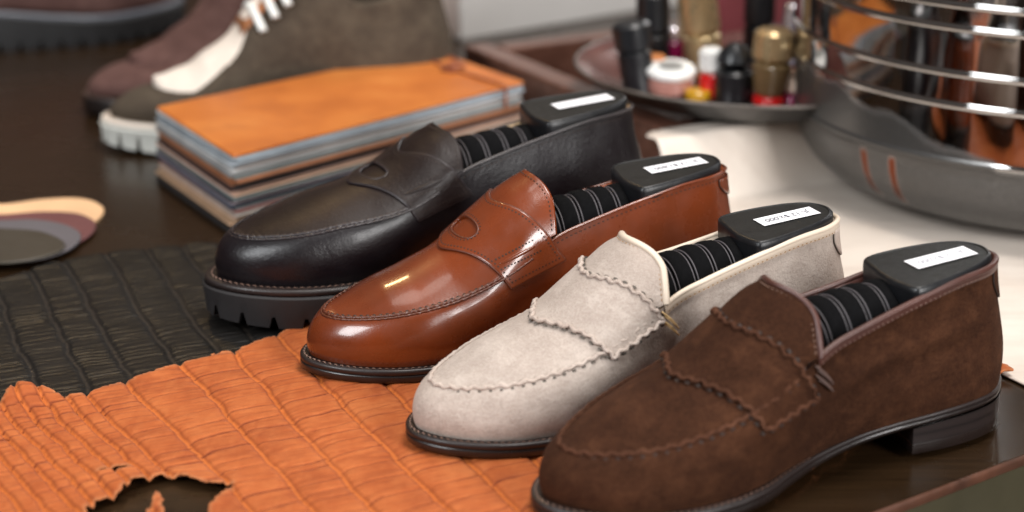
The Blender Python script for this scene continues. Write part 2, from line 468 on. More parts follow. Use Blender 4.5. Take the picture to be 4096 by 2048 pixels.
def build_lug(s, root, m_rub, m_welt, m_stitch, rim=.0040, tooth_h=.0072, pitch=.0200, flat_bottom=True):
    """thick cleated sole with a thin leather rim on top"""
    N = s.N; B = s.B; n = s.nrm; x = B[:, 0]
    e = np.interp(x, [0, .06, .10, .15, .19, .30], [.003, .003, .003, .005, .0075, .008])
    zf = s.zf
    def ring(off, z): return np.c_[B + n * (off[:, None] if isinstance(off, np.ndarray) else off), z]
    W_ = [ring(np.full(N, -.006), zf - .0012), ring(np.full(N, -.001), zf - .0004), ring(e - .0016, zf), ring(e - .0004, zf - .0006), ring(e, zf - .0016), ring(e, zf - rim), ring(e - .001, zf - rim - .0004)]
    link_mesh('welt', np.concatenate(W_), [q[::-1] for q in grid_faces(len(W_), N, True)], m_welt, root)
    P = np.array([np.r_[B[i] + n[i] * e[i] * .45, zf[i] + .0002] for i in range(N)]); NN = np.tile([0, 0, 1.0], (N, 1))
    dashes(P, NN, .0042, .0030, .0010, .0007, closed=True).build('welt_stitching', m_stitch, root)
    # body of the sole resampled evenly so the cleats can be cut
    out = B + n * (e + .0004)[:, None]
    Q, _ = resample(np.c_[out, zf - rim - .0002], pitch / 10, True, np.c_[n, np.zeros(N)])
    nn = tangents(Q, True); nn = np.c_[nn[:, 1], -nn[:, 0]]
    cen = Q[:, :2].mean(0)
    if np.mean(np.sum((Q[:, :2] - cen) * nn, 1)) < 0: nn = -nn
    m = len(Q) // 10 * 10
    idx = np.linspace(0, len(Q) - 1e-6, m, endpoint=False).astype(int); Q = Q[idx]; nn = nn[idx]
    spring = np.interp(Q[:, 0], [0, .2, .26, .31], [0, 0, .002, .007])
    zt = Q[:, 2]; zg = spring + tooth_h
    tooth = np.array([0 if i % 10 < 2 else 1 for i in range(m)])  # 1 = cleat down to the ground
    zlow = np.where(tooth == 1, spring, zg)
    Qr = lambda off, z: np.c_[Q[:, :2] + nn * off, z]
    L = [Qr(0, zt), Qr(.0012, zt - .0012), Qr(.0008, (zt + zg) / 2), Qr(.0003, zg + .001)]
    low = Qr(-.0003, zlow)
    L[-1] = Qr(.0003, np.maximum(zg + .0012, zlow + .003))
    L += [low, Qr(-.014, zlow), Qr(-.015, zg)]
    F = [q[::-1] for q in grid_faces(len(L), m, True)]
    b = (len(L) - 1) * m
    F.append(tuple(b + i for i in range(m)))
    link_mesh('lug_sole', np.concatenate(L), F, m_rub, root, autosmooth=35)

def build_upper(s, root, m_wall, m_plug, m_lining, tongue=True, tlen=.006, tslope=.60, side=.006):
    N, R = s.N, s.R
    # outer wall
    link_mesh('quarter', s.W.reshape(-1, 3), [q[::-1] for q in grid_faces(R + 1, N, True)], m_wall, root)
    # lining, just inside the collar
    i1 = int(s.it * PER); cols = list(range(N - i1, N)) + list(range(0, i1 + 1))
    V = []
    for dd, off in ((0, -.0002), (.0006, -.0022), (.012, -.0032), (.030, -.0040), (.045, -.006)):
        for i in cols:
            p, nn = s.wall_at(i, dd); V.append(p + np.r_[s.nrm[i] * off, 0])
    link_mesh('lining', V, grid_faces(5, len(cols)), m_lining, root)
    # vamp apron and tongue in one piece
    rows = [list(r) for r in s.rows]; NCc = s.NCc; cs = s.cs
    a = s.rows[-1][-1]; b = s.rows[-1][0]; cr = np.interp((a[0] + b[0]) / 2, *s.cx)
    edge = []
    if tongue:
        K = 8
        for k in range(1, K + 1):
            u = k / K; row = []
            for c in cs * .985:
                p = b + (a - b) * (1 + c) / 2
                z = p[2] + cr * (.5 * (1 - abs(c) ** 2.3) + .5 * math.sqrt(max(0, 1 - c * c)))
                w_ = min(1, abs(c) / .72)
                dx = (tlen + side * (w_ * w_ * (3 - 2 * w_)) * (1 - .35 * max(0, (abs(c) - .72) / .28))) * u
                row.append(np.array([p[0] - dx, p[1], z + tlen * u * tslope + (dx - tlen * u) * .08]))
            rows.append(row); edge = row
    A = np.array(rows)
    o = link_mesh('apron', A.reshape(-1, 3), grid_faces(len(rows), NCc), m_plug, root, thick=.0022, offset=-1)
    te = None
    if tongue:
        te = np.array(edge)[::-1]
    s.tongue_edge = te; s.A = A
    return o

def edge_normals(P, cen):
    N_ = np.asarray(P) - np.asarray(cen); N_[:, 0] *= .2
    return N_ / np.linalg.norm(N_, axis=1, keepdims=True)

def strap_grid(s, xf, xr, amax, nA, nT, off, rear=0.0):
    V = np.zeros((nA, nT, 3)); NN = np.zeros((nA, nT, 3))
    for j in range(nT):
        q = -1 + 2 * j / (nT - 1)
        x0 = xf(q); x1 = xr(q)
        for i in range(nA):
            u = i / (nA - 1)
            V[i, j], NN[i, j] = s.surf(x0 + (x1 - x0) * u, q * (amax + rear * u))
    # smooth the normals, then lift
    for _ in range(4):
        p = np.pad(NN, ((1, 1), (1, 1), (0, 0)), 'edge'); NN = (p[2:, 1:-1] + p[:-2, 1:-1] + p[1:-1, 2:] + p[1:-1, :-2] + 2 * NN)
        NN /= np.linalg.norm(NN, axis=2, keepdims=True)
    for _ in range(24):
        p = np.pad(V, ((1, 1), (1, 1), (0, 0)), 'edge'); W = (p[2:, 1:-1] + p[:-2, 1:-1] + p[1:-1, 2:] + p[1:-1, :-2]) / 4
        V[1:-1, 1:-1] = W[1:-1, 1:-1]
        for sl in ((0, slice(None)), (-1, slice(None)), (slice(None), 0), (slice(None), -1)):
            e = V[sl].copy(); e[1:-1] = (V[sl][:-2] + 2 * V[sl][1:-1] + V[sl][2:]) / 4; V[sl] = e
    return V + NN * off, NN

def perimeter(V):
    return np.concatenate([V[0], V[1:, -1], V[-1, ::-1][1:], V[::-1, 0][1:-1]])

def seam_path(s, i_from=6.6):
    a = int(i_from * PER); b = 2 * I_TOE * PER - a
    P = s.T[a:b + 1].copy()
    NN = []
    for i in range(a, b + 1):
        v = np.r_[s.nrm[i % s.N] * .75, 1.0]; NN.append(v / np.linalg.norm(v))
    return P, np.array(NN)

def collar_cols(s, st=6.0):
    i1 = int(st * PER); return list(range(-i1, i1 + 1))

def shoe_tree(name, label, loc, rz, scale, text, ink, lift=0.0, back=0.0, plate=(.0, .0), top=.1042, drop=.0065, tube_k=1.0):
    """black heel block on a velvet covered spring, filling the shoe's mouth"""
    r = empty(name, loc, rz, scale)
    tag(r, label, 'shoe tree', 'black shoe trees filling the loafers')
    xf = .0840
    plan = catmull([(.0130, 0), (.0175, .0120), (.029, .0195), (.046, .0245), (.064, .0272), (xf - .006, .0278), (xf - .001, .0245), (xf + .001, .010), (xf, 0), (xf - .002, -.010), (xf - .006, -.0235), (xf - .012, -.0268), (.060, -.0266), (.044, -.0240), (.029, -.0195), (.0175, -.0120)], 8)
    plan = plan + np.array([back, 0]); cen = plan.mean(0)
    def zt(x): return top + lift - drop * (x / .08) ** 1.1
    n = len(plan); rings = []
    for k, dz in ((.90, -.060), (.93, -.040), (1.0, -.010), (1.012, -.0035), (1.005, -.0012), (.975, .0), (.945, .0003)):
        q = cen + (plan - cen) * k
        z = np.array([zt(x) for x in q[:, 0]]) + dz
        if dz < -.03: z = np.maximum(z, .03 + lift)
        rings.append(np.c_[q, z])
    F = grid_faces(len(rings), n, True)
    link_mesh('heel_block', np.concatenate(rings), F, M['tree_black'], r, autosmooth=50)
    q = cen + (plan - cen) * .945; P = []
    for k in (1, .985, .7, .4, .1):
        p = cen + (q - cen) * k
        P.append(np.c_[p, np.array([zt(x) for x in p[:, 0]]) + (.0003 if k == 1 else -.0004)])
    F = grid_faces(5, n, True); F.append(tuple(4 * n + k for k in range(n)))
    link_mesh('top_plate', np.concatenate(P), F, M['tree_plate'], r, autosmooth=30)
    # sticker
    cx, cy = .044 + back + plate[0], .001 + plate[1]; L, H = .0400, .0140; V = []
    ang = math.radians(-4)
    for k in range(9):
        for v in (-1, 1):
            u = (k / 8 - .5) * L; w_ = v * H / 2
            x = cx + u * math.cos(ang) - w_ * math.sin(ang); y = cy + u * math.sin(ang) + w_ * math.cos(ang)
            V.append((x, y, zt(x) + .0004))
    lab = link_mesh('price_label', V, [(2 * k, 2 * k + 2, 2 * k + 3, 2 * k + 1) for k in range(8)], M['paper'], r)
    if text:
        cu = bpy.data.curves.new('label_text', 'FONT'); cu.body = text; cu.size = .0066; cu.align_x = 'CENTER'; cu.align_y = 'CENTER'
        tmp = bpy.data.objects.new('tmp', cu); COL.objects.link(tmp)
        dg = bpy.context.evaluated_depsgraph_get()
        me = bpy.data.meshes.new_from_object(tmp.evaluated_get(dg)); me.name = 'label_text'
        bpy.data.objects.remove(tmp)
        for v in me.vertices:
            u, w_ = v.co.x * .92, v.co.y
            x = cx + u * math.cos(ang) - w_ * math.sin(ang); y = cy + u * math.sin(ang) + w_ * math.cos(ang)
            v.co = (x, y, zt(x) + .0006)
        me.materials.clear(); me.materials.append(ink)
        o = bpy.data.objects.new('label_text', me); COL.objects.link(o); o.parent = lab
    # velvet tube with pleats, leaning down towards the toe
    x0, x1 = .070 + back, .170; pleat = .0138
    V = []; seg = 40; ns = 150
    def axis(x): return np.interp(x, [.07, .11, .17], [.0490, .0490, .0495]) + lift
    def ry(x): return np.interp(x, [.07, .11, .17], [.0268, .0292, .0300])
    def rz_(x): return tube_k * np.interp(x, [.07, .11, .135, .17], [.0440, .0430, .0395, .0250])
    def sect(x, k, a):
        lean = .0030 * math.sin(a)
        return (x - lean, ry(x) * k * math.cos(a), axis(x) + rz_(x) * k * math.sin(a))
    for i in range(ns + 1):
        x = x0 + (x1 - x0) * i / ns; ph = ((x - .0815 - back) / pleat) % 1
        k = .925 + .085 * (1 - (2 * ph - 1) ** 4)
        for j in range(seg): V.append(sect(x, k, 2 * math.pi * j / seg))
    tb = link_mesh('velvet_spring', V, grid_faces(ns + 1, seg, True), M['tree_cloth'], r)
    mb = MB()
    for k in range(-1, 7):
        for d in (-.0013, .0013):
            x = .0815 + back + k * pleat + d
            if not x0 < x < x1: continue
            P = [sect(x, .972, math.pi * (j / 40)) for j in range(-6, 47)]
            mb.add(*tube(P, .00052, np.array([(1.0, 0, 0)] * len(P)), 6))
    mb.build('cord', M['tree_thread'], tb)
    return r

LOAFERS = {}
def loafer(key, name, label, loc, rz, scale, style):
    """style: 'penny' (smooth leather, slotted strap) or 'pinked' (suede, frilled hand sewn strap)"""
    g = style
    s = Shoe(lift=g.get('lift', 0), seed=g['seed'], crown=g.get('crown'), it=g.get('it', 6.65), crease=g.get('crease'), tdrop=g.get('tdrop', 0.0))
    root = empty(name, loc, rz, scale); tag(root, label, 'shoe', 'loafers lined up on the table')
    build_upper(s, root, g['wall'], g['plug'], g['lining'], tlen=g.get('tlen', .006), side=g.get('side', .006))
    if g['sole'] == 'lug': build_lug(s, root, M['rubber'], M['welt'], M['stitch_brown'])
    else: build_sole(s, root, M['welt'], M['sole_edge'], g['welt_stitch'])
    # raised seam round the apron
    P, NN = seam_path(s, 7.0)
    if g['kind'] == 'penny':
        mb = MB(); mb.add(*rope(P, NN, .0011, .00018, .0034, seg=8, seed=g['seed']))
        Bn = np.cross(tangents(P), NN)
        mb.add(*rope(P - Bn * .0019 + NN * .0003, NN, .0008, .0001, .004, seg=6))
        mb.build('apron_seam', g['edge'], root)
        dashes(P + Bn * .0012 + NN * .0001, NN, .0040, .0024, .0011, .0007).build('seam_stitching', g['stitch'], root)
    else:
        mb = MB(); mb.add(*rope(P + NN * .0006, NN, .0012, .0006, .0074, rough=.00012, seg=9, seed=g['seed']))
        Bn = np.cross(tangents(P), NN)
        mb.build('apron_seam', g['edge'], root)
        sgn = 1 if np.dot(Bn[len(Bn) // 2][:2], s.nrm[I_TOE * PER]) > 0 else -1
        dashes(P + Bn * sgn * .0022 - NN * .0002, NN, .0062, .0030, .0015, .0008).build('seam_stitching', g['stitch'], root)
    # collar binding
    cols = collar_cols(s, 6.5)
    P, NN = s.path_wall(cols, 0.0)
    bw = g['bind_r']
    mb = MB(); mb.add(*tube(P, bw, NN, 10))
    if g.get('band'):
        V = []
        for dd in (0, .0015, g['band'] - .0004, g['band']):
            o_ = .0012 if dd < g['band'] - .0003 else .0001
            for i in cols: V.append(s.wall_at(i, dd, o_)[0])
        mb.add(V, grid_faces(4, len(cols)))
    bd = mb.build('collar_binding', g['bind'], root)
    P, NN = s.path_wall(cols, g.get('band', .0052) - .0012 if g.get('band') else .0036, .0012 if g.get('band') else .0002)
    dashes(P, NN, .0034, .0020, .0007, .0004).build('collar_stitching', g['collar_stitch'], root)
    # tongue edge
    te = s.tongue_edge
    if g.get('tongue_bind'):
        Tn = edge_normals(te, (te[:, 0].mean(), 0, .04 + s.lift))
        q = tube(te, g['tongue_bind'], Tn, 10); mb = MB(); mb.add(*q); mb.build('tongue_binding', g['bind'], root)
    SP = te[4:-4] + np.array([.0032, 0, -.0018]); SN = edge_normals(SP, (SP[:, 0].mean(), 0, .04 + s.lift)); SP = SP + SN * .0004
    dashes(SP, SN, .0030, .0018, .0007, .0005, lift=.0002).build('tongue_stitching', g['collar_stitch'], root)
    # strap across the instep
    cf, cr_, sf, sr = g['strap']
    amax = math.radians(g.get('amax', 82))
    xf = lambda q: cf + (sf - cf) * (math.sqrt(q * q + .05) - .2236) * 1.26
    xr = lambda q: cr_ + (sr - cr_) * (math.sqrt(q * q + .05) - .2236) * 1.26
    nA, nT = 48, 150
    V, NN = strap_grid(s, xf, xr, amax, nA, nT, .0016, math.radians(g.get('rear', -9)))
    F = grid_faces(nA, nT)
    if g['kind'] == 'penny':
        arc = np.r_[0, np.cumsum(np.linalg.norm(np.diff(V[nA // 2], axis=0), axis=1))]; arc -= arc[nT // 2]
        wid = np.linalg.norm(V[0, nT // 2] - V[-1, nT // 2])
        keep = []
        qs = np.linspace(-1, 1, nT); X0 = np.array([xf(q) for q in qs]); X1 = np.array([xr(q) for q in qs]); mid = nT // 2
        Xc = X0[mid] + (X1[mid] - X0[mid]) * .44; kx = wid / abs(X1[mid] - X0[mid])
        SW_, SH_ = .0165, .0066
        def irow(xx, yy):
            jf = np.interp(yy, arc, np.arange(nT)); a = np.interp(jf, np.arange(nT), X0); b = np.interp(jf, np.arange(nT), X1)
            return (Xc - .35 * (X0[mid] - a) + xx / kx - a) / (b - a) * (nA - 1)
        def hole(i, j):
            a, b = X0[j], X1[j]; x = a + (b - a) * i / (nA - 1)
            return abs(arc[j] / SW_) ** 2.4 + abs((x - Xc + .35 * (X0[mid] - a)) * kx / SH_) ** 2.4
        for r_ in range(nA - 1):
            for c_ in range(nT - 1):
                if hole(r_ + .5, c_) >= 1.0: keep.append(F[r_ * (nT - 1) + c_])
        st = link_mesh('strap', V.reshape(-1, 3), keep, g['plug'], root, thick=.0018, offset=-1)
        H = []; HN = []
        H2 = []
        for scl, dst in ((1.04, H), (1.30, H2)):
            for k in range(72):
                a = 2 * math.pi * k / 72
                ca, sa = math.cos(a), math.sin(a)
                yy = scl * .0165 * np.sign(ca) * abs(ca) ** (2 / 2.4) if scl < 1.1 else np.sign(ca) * abs(ca) ** (2 / 2.4) * .0185
                xx = (.0066 * scl if scl < 1.1 else .0088) * np.sign(sa) * abs(sa) ** (2 / 2.4)
                jf = np.interp(yy, arc, np.arange(nT)); i_f = irow(xx, yy)
                i_, j_ = int(np.clip(i_f, 0, nA - 2)), int(np.clip(jf, 0, nT - 2)); fi, fj = i_f - i_, jf - j_
                p = (V[i_, j_] * (1 - fi) + V[i_ + 1, j_] * fi) * (1 - fj) + (V[i_, j_ + 1] * (1 - fi) + V[i_ + 1, j_ + 1] * fi) * fj
                dst.append(p)
                if dst is H: HN.append(NN[i_, j_])
        mb = MB(); mb.add(*tube(np.array(H) - np.array(HN) * .0005, .0009, np.array(HN), 8, True)); mb.build('slot_edge', g['edge'], st)
        mb = dashes(np.array(H2), np.array(HN), .0026, .0015, .0007, .0005, closed=True)
        # edge stitching all round, then the two short rows on each side
        ins = 3
        for path, pn in ((V[ins, 4:-4], NN[ins, 4:-4]), (V[-1 - ins, 4:-4], NN[-1 - ins, 4:-4]), (V[ins:-ins, -5], NN[ins:-ins, -5]), (V[ins:-ins, 4], NN[ins:-ins, 4])):
            d = dashes(path, pn, .0026, .0016, .0008, .0005); mb.add(d.v, d.f)
        for sd in (1, -1):
            for fr in (.70, .80):
                j = int((nT - 1) * (.5 + sd * fr / 2))
                p_ = V[6:-12, j]; n_ = NN[6:-12, j]
                d = dashes(p_, n_, .0024, .0016, .0009, .0006); mb.add(d.v, d.f)
            j = int((nT - 1) * (.5 + sd * .755 / 2)); p_ = V[5:-13, j]; n_ = NN[5:-13, j]
            rr = .0017 * np.sin(np.linspace(.25, math.pi - .25, len(p_))) ** .5
            rb = MB(); rb.add(*tube(p_ - n_ * .0004, rr, n_, 12, flat=.6)); rb.build('strap_roll', g['plug'], st)
        mb.build('strap_stitching', g['stitch'], st)
        per = perimeter(V); pn = perimeter(NN)
        mb = MB(); mb.add(*tube(per - pn * .0008, .00085, pn, 8, True)); mb.build('strap_edge', g['edge'], st)
    else:
        st = link_mesh('strap', V.reshape(-1, 3), F, g['plug'], root, thick=.0018, offset=-1)
        per = perimeter(V); pn = perimeter(NN)
        mb = MB(); mb.add(*rope(per + pn * .0005, pn, .0012, .0008, .0076, True, rough=.00016, seg=9, seed=g['seed'] + 5))
        mb.build('strap_edge', g['edge'], st)
        T_ = tangents(per, True); Bo = np.cross(T_, pn)
        c0 = per.mean(0)
        mb = MB()
        if np.mean(np.sum(Bo * (per - c0), 1)) < 0: Bo = -Bo
        d = dashes(per + Bo * .0022 - pn * .0006, pn, .0062, .0030, .0015, .0008, closed=True); mb.add(d.v, d.f)
        mb.build('strap_stitching', g['stitch'], st)
    # thread ties at both ends of the mouth
    if g.get('tie'):
        for sd in (1, -1):
            mb = MB()
            for k in range(4):
                x_ = .1400 - k * .0022; a0 = math.radians(58 + k * 2.0) * sd
                pts = []
                for u in np.linspace(0, 1, 9):
                    p, n_ = s.surf(.1560 - .0110 * u - .0016 * (k % 2), sd * math.radians(47 + 10 * u + k * 2.6), .0016 + .0016 * math.sin(math.pi * u))
                    pts.append(p)
                mb.add(*tube(np.array(pts), .00055, None, 6))
            mb.build('thread_tie', g['tie'], root)
    # rounded tab on the back of the heel
    if g.get('tab'):
        V = []; nn_ = []; cols2 = np.linspace(-1.7 * PER, 1.7 * PER, 35)
        rim = []
        H = g['tab']
        for k, ci in enumerate(cols2):
            u = abs(ci) / (1.7 * PER)
            dep = H * (1 - u ** 5 * .55) if u < 1 else H * .45
            i = int(round(ci))
            for dd in np.linspace(.004, dep, 7):
                V.append(s.wall_at(i, dd, .0007)[0])
        link_mesh('heel_tab', V, grid_faces(len(cols2), 7), g['tab_mat'], root, thick=.0006, offset=-1)
        pts = [V[k * 7 + 6] for k in range(len(cols2))]
        pts = [V[j] for j in range(0, 7)] + pts[1:-1] + [V[(len(cols2) - 1) * 7 + j] for j in range(6, -1, -1)]
        pts = np.array(pts); pn = pts - np.array([.04, 0, .06]); pn[:, 2] = 0
        mb = MB(); mb.add(*tube(pts - pn / np.linalg.norm(pn, axis=1, keepdims=True) * .0001, .00055, pn, 6)); mb.build('tab_edge', g['stitch'], root)
    LOAFERS[key] = s
    return root

# ------------------------------------------------------------------ camera
CAM_H, PITCH, FPX = .424, 19.0, 1800.0
cam_d = bpy.data.cameras.new('camera'); cam = bpy.data.objects.new('camera', cam_d); COL.objects.link(cam)
cam.location = (0, 0, CAM_H); cam.rotation_euler = (math.radians(90 - PITCH), 0, 0)
cam_d.sensor_fit = 'HORIZONTAL'; cam_d.sensor_width = 36.0; cam_d.lens = FPX / 1024 * 36.0
cam_d.clip_start = .05; cam_d.clip_end = 100
cam_d.dof.use_dof = True; cam_d.dof.focus_distance = 1.06; cam_d.dof.aperture_fstop = 4.0
cam_d.dof.aperture_blades = 9
scene.camera = cam

# ------------------------------------------------------------------ the four loafers
R_ = math.radians
PENNY_STRAP = (.2085, .1735, .1800, .1400)
loafer('choc', 'chocolate_loafer', 'dark chocolate brown suede loafer nearest the table edge, with frilled seams', (0.2730, 0.9540, .0036), R_(180 + 28.0), 0.985,
       dict(kind='pinked', seed=3, wall=M['choc'], plug=M['choc'], edge=M['choc_edge'], lining=M['choc_bind'], bind=M['choc_bind'], bind_r=.0019, band=.0042,
            tongue_bind=.0017, sole='leather', welt_stitch=M['stitch_brown'], stitch=M['stitch_dark'], collar_stitch=M['stitch_brown'], tlen=.003, side=.010, it=6.95, strap=(.2190, .1850, .1920, .1560), amax=80, rear=-13, crease=(.150, .046, .030, .078),
            tie=M['stitch_grey'], tab=.024, tab_mat=M['choc']))
loafer('taupe', 'taupe_loafer', 'pale taupe suede loafer with cream collar binding and raffia ties', (0.1990, 1.0300, .0044), R_(180 + 27.0), 0.955,
       dict(kind='pinked', seed=5, wall=M['taupe'], plug=M['taupe'], edge=M['taupe_edge'], lining=M['cream_bind'], bind=M['cream_bind'], bind_r=.0017, band=.0056,
            tongue_bind=.0022, sole='leather', welt_stitch=M['stitch_brown'], stitch=M['stitch_taupe'], collar_stitch=M['stitch_tan'], tlen=.003, side=.010, it=6.95, strap=(.2190, .1850, .1920, .1560), amax=72, rear=-19, crease=(.145, .040, .05, .060),
            tie=M['raffia'], tab=.024, tab_mat=M['taupe_edge']))
loafer('tan', 'chestnut_loafer', 'glossy chestnut brown leather penny loafer with a slotted strap', (0.1440, 1.1260, .0044), R_(180 + 24.0), 0.986,
       dict(kind='penny', seed=8, wall=M['tan'], plug=M['tan'], edge=M['tan_edge'], lining=M['tan_lining'], bind=M['tan'], bind_r=.0010,
            sole='leather', welt_stitch=M['stitch_brown'], stitch=M['stitch_dark'], collar_stitch=M['stitch_dark'], tlen=.006, strap=PENNY_STRAP, amax=72, rear=-17, tab=.017, tab_mat=M['tan']))
loafer('black', 'black_loafer', 'black grained leather penny loafer on a thick cleated rubber sole', (0.0905, 1.2350, .0020), R_(180 + 25.5), 1.055,
       dict(kind='penny', seed=11, lift=.018, tdrop=.009, crown=([.13, .150, .164, .186, .209, .232, .25, .268, .280], [.0245, .0240, .0225, .0175, .0130, .0095, .0070, .0038, .0012]), wall=M['black_leather'], plug=M['black_plug'], edge=M['black_bind'], lining=M['cream_lining'], bind=M['black_bind'], bind_r=.0011,
            sole='lug', welt_stitch=M['stitch_brown'], stitch=M['stitch_dark'], collar_stitch=M['stitch_dark'], tlen=.006, strap=PENNY_STRAP, amax=82, rear=-16))
shoe_tree('shoe_tree', 'black shoe tree in the chocolate suede loafer, its white label catching the light', (0.2730, 0.9540, .0036), R_(180 + 28.0), 0.985, 'JL 12 $2,000', M['ink_faint'], top=.1030)
shoe_tree('shoe_tree', 'black shoe tree in the taupe loafer, its label reading JL 12 $2,000', (0.1990, 1.0300, .0044), R_(180 + 27.0), 0.955, 'JL 12 $2,000', M['ink'])
shoe_tree('shoe_tree', 'black shoe tree in the chestnut leather loafer, its label text blurred', (0.1440, 1.1260, .0044), R_(180 + 24.0), 0.986, 'JL 12 $1,800', M['ink'])
shoe_tree('shoe_tree', 'black shoe tree in the black leather loafer, its label bare white', (0.0905, 1.2350, .0020), R_(180 + 25.5), 1.055, None, M['ink'], lift=.010, tube_k=.93)
# ------------------------------------------------------------------ table
TD = np.array([.8141, .5807]); TN = np.array([-.5807, .8141]); TO = np.array([.2336, .8620])
tw = NT('dark_stained_wood')
ma = tw.n('ShaderNodeMapping'); ma.inputs['Rotation'].default_value = (0, 0, math.radians(-35.5)); ma.inputs['Scale'].default_value = (1.5, 55, 1); tw.l(tw.co, ma.inputs['Vector'])
gr = tw.noise(6, 6, .65, ma.outputs['Vector']); gr2 = tw.noise(40, 3, .6, ma.outputs['Vector'])
cw = tw.ramp(gr, [(.3, (.013, .0068, .003)), (.55, (.024, .0125, .0054)), (.75, (.036, .019, .0085))])
rw = tw.mapr(tw.noise(9, 5, .6), .3, .7, .20, .32)
nw = tw.bump(gr2, .10, .0006); nw = tw.bump(tw.noise(120, 3), .03, .0005, nw)
M['wood'] = tw.set(col=cw, rough=rw, nrm=nw, spec=.36, coat=.08, coatr=.2)
M['edge_red'] = plain('worn_red_brown_edge', (.075, .030, .017), .4, var=.4, scale=60)
M['olive'] = plain('olive_bronze_panel', (.062, .054, .030), .5, .25, .4, .25, 12, .1, 200)
tb = empty('table', (0, 0, 0)); tag(tb, 'dark stained wooden table with olive bronze sides, everything standing on it', 'table')
def tpt(a, b, z): p = TO + TD * a + TN * b; return (p[0], p[1], z)
A0, A1, B1 = -1.3, 1.9, 3.0
prof = [(.006, 0), (.0018, -.0006), (.0004, -.0022), (0, -.005)]
def slab(pr):
    V = []
    for ins, z in pr: V += [tpt(A0 + ins, ins, z), tpt(A1 - ins, ins, z), tpt(A1 - ins, B1 - ins, z), tpt(A0 + ins, B1 - ins, z)]
    return V
V = slab([(.0018, 0)]); link_mesh('table_top', V + slab([(.0018, -.004)]), [(0, 1, 2, 3)] + [q[::-1] for q in grid_faces(2, 4, True)], M['wood'], tb, smooth=False)
link_mesh('edge_lipping', slab([(.0021, -.0004), (.0009, -.0006), (.0002, -.0018), (0, -.0035), (.0002, -.006), (.003, -.0066)]), [q[::-1] for q in grid_faces(6, 4, True)], M['edge_red'], tb, smooth=False)
link_mesh('side_panel', slab([(.003, -.0067), (.0012, -.0070), (.0010, -.24), (.02, -.24)]), [q[::-1] for q in grid_faces(4, 4, True)], M['olive'], tb, smooth=False)
link_mesh('floor', [(-6, -4, -.75), (6, -4, -.75), (6, 7, -.75), (-6, 7, -.75)], [(0, 1, 2, 3)], plain('dark_floor', (.05, .04, .035), .6), None, smooth=False)['kind'] = 'structure'

# ------------------------------------------------------------------ reptile hides
def in_poly(P, x, y):
    r = np.zeros(x.shape, bool); n = len(P)
    for i in range(n):
        x1, y1 = P[i]; x2, y2 = P[(i + 1) % n]
        if y1 == y2: continue
        c = ((y1 > y) != (y2 > y)) & (x < (x2 - x1) * (y - y1) / (y2 - y1) + x1); r ^= c
    return r

def rag(P, step, amp, seed):
    Q = resample(np.array(P, float), step, True); T = np.roll(Q, -1, 0) - np.roll(Q, 1, 0); T /= np.linalg.norm(T, axis=1, keepdims=True)
    nz = Noise2(seed); s = np.arange(len(Q)) * step
    d = amp * (1.6 * nz.fbm(s * 60, s * 0 + 3, 3) + 1.2 * nz(s * 400, s * 0 + 9))
    return Q + np.c_[-T[:, 1], T[:, 0]] * d[:, None]

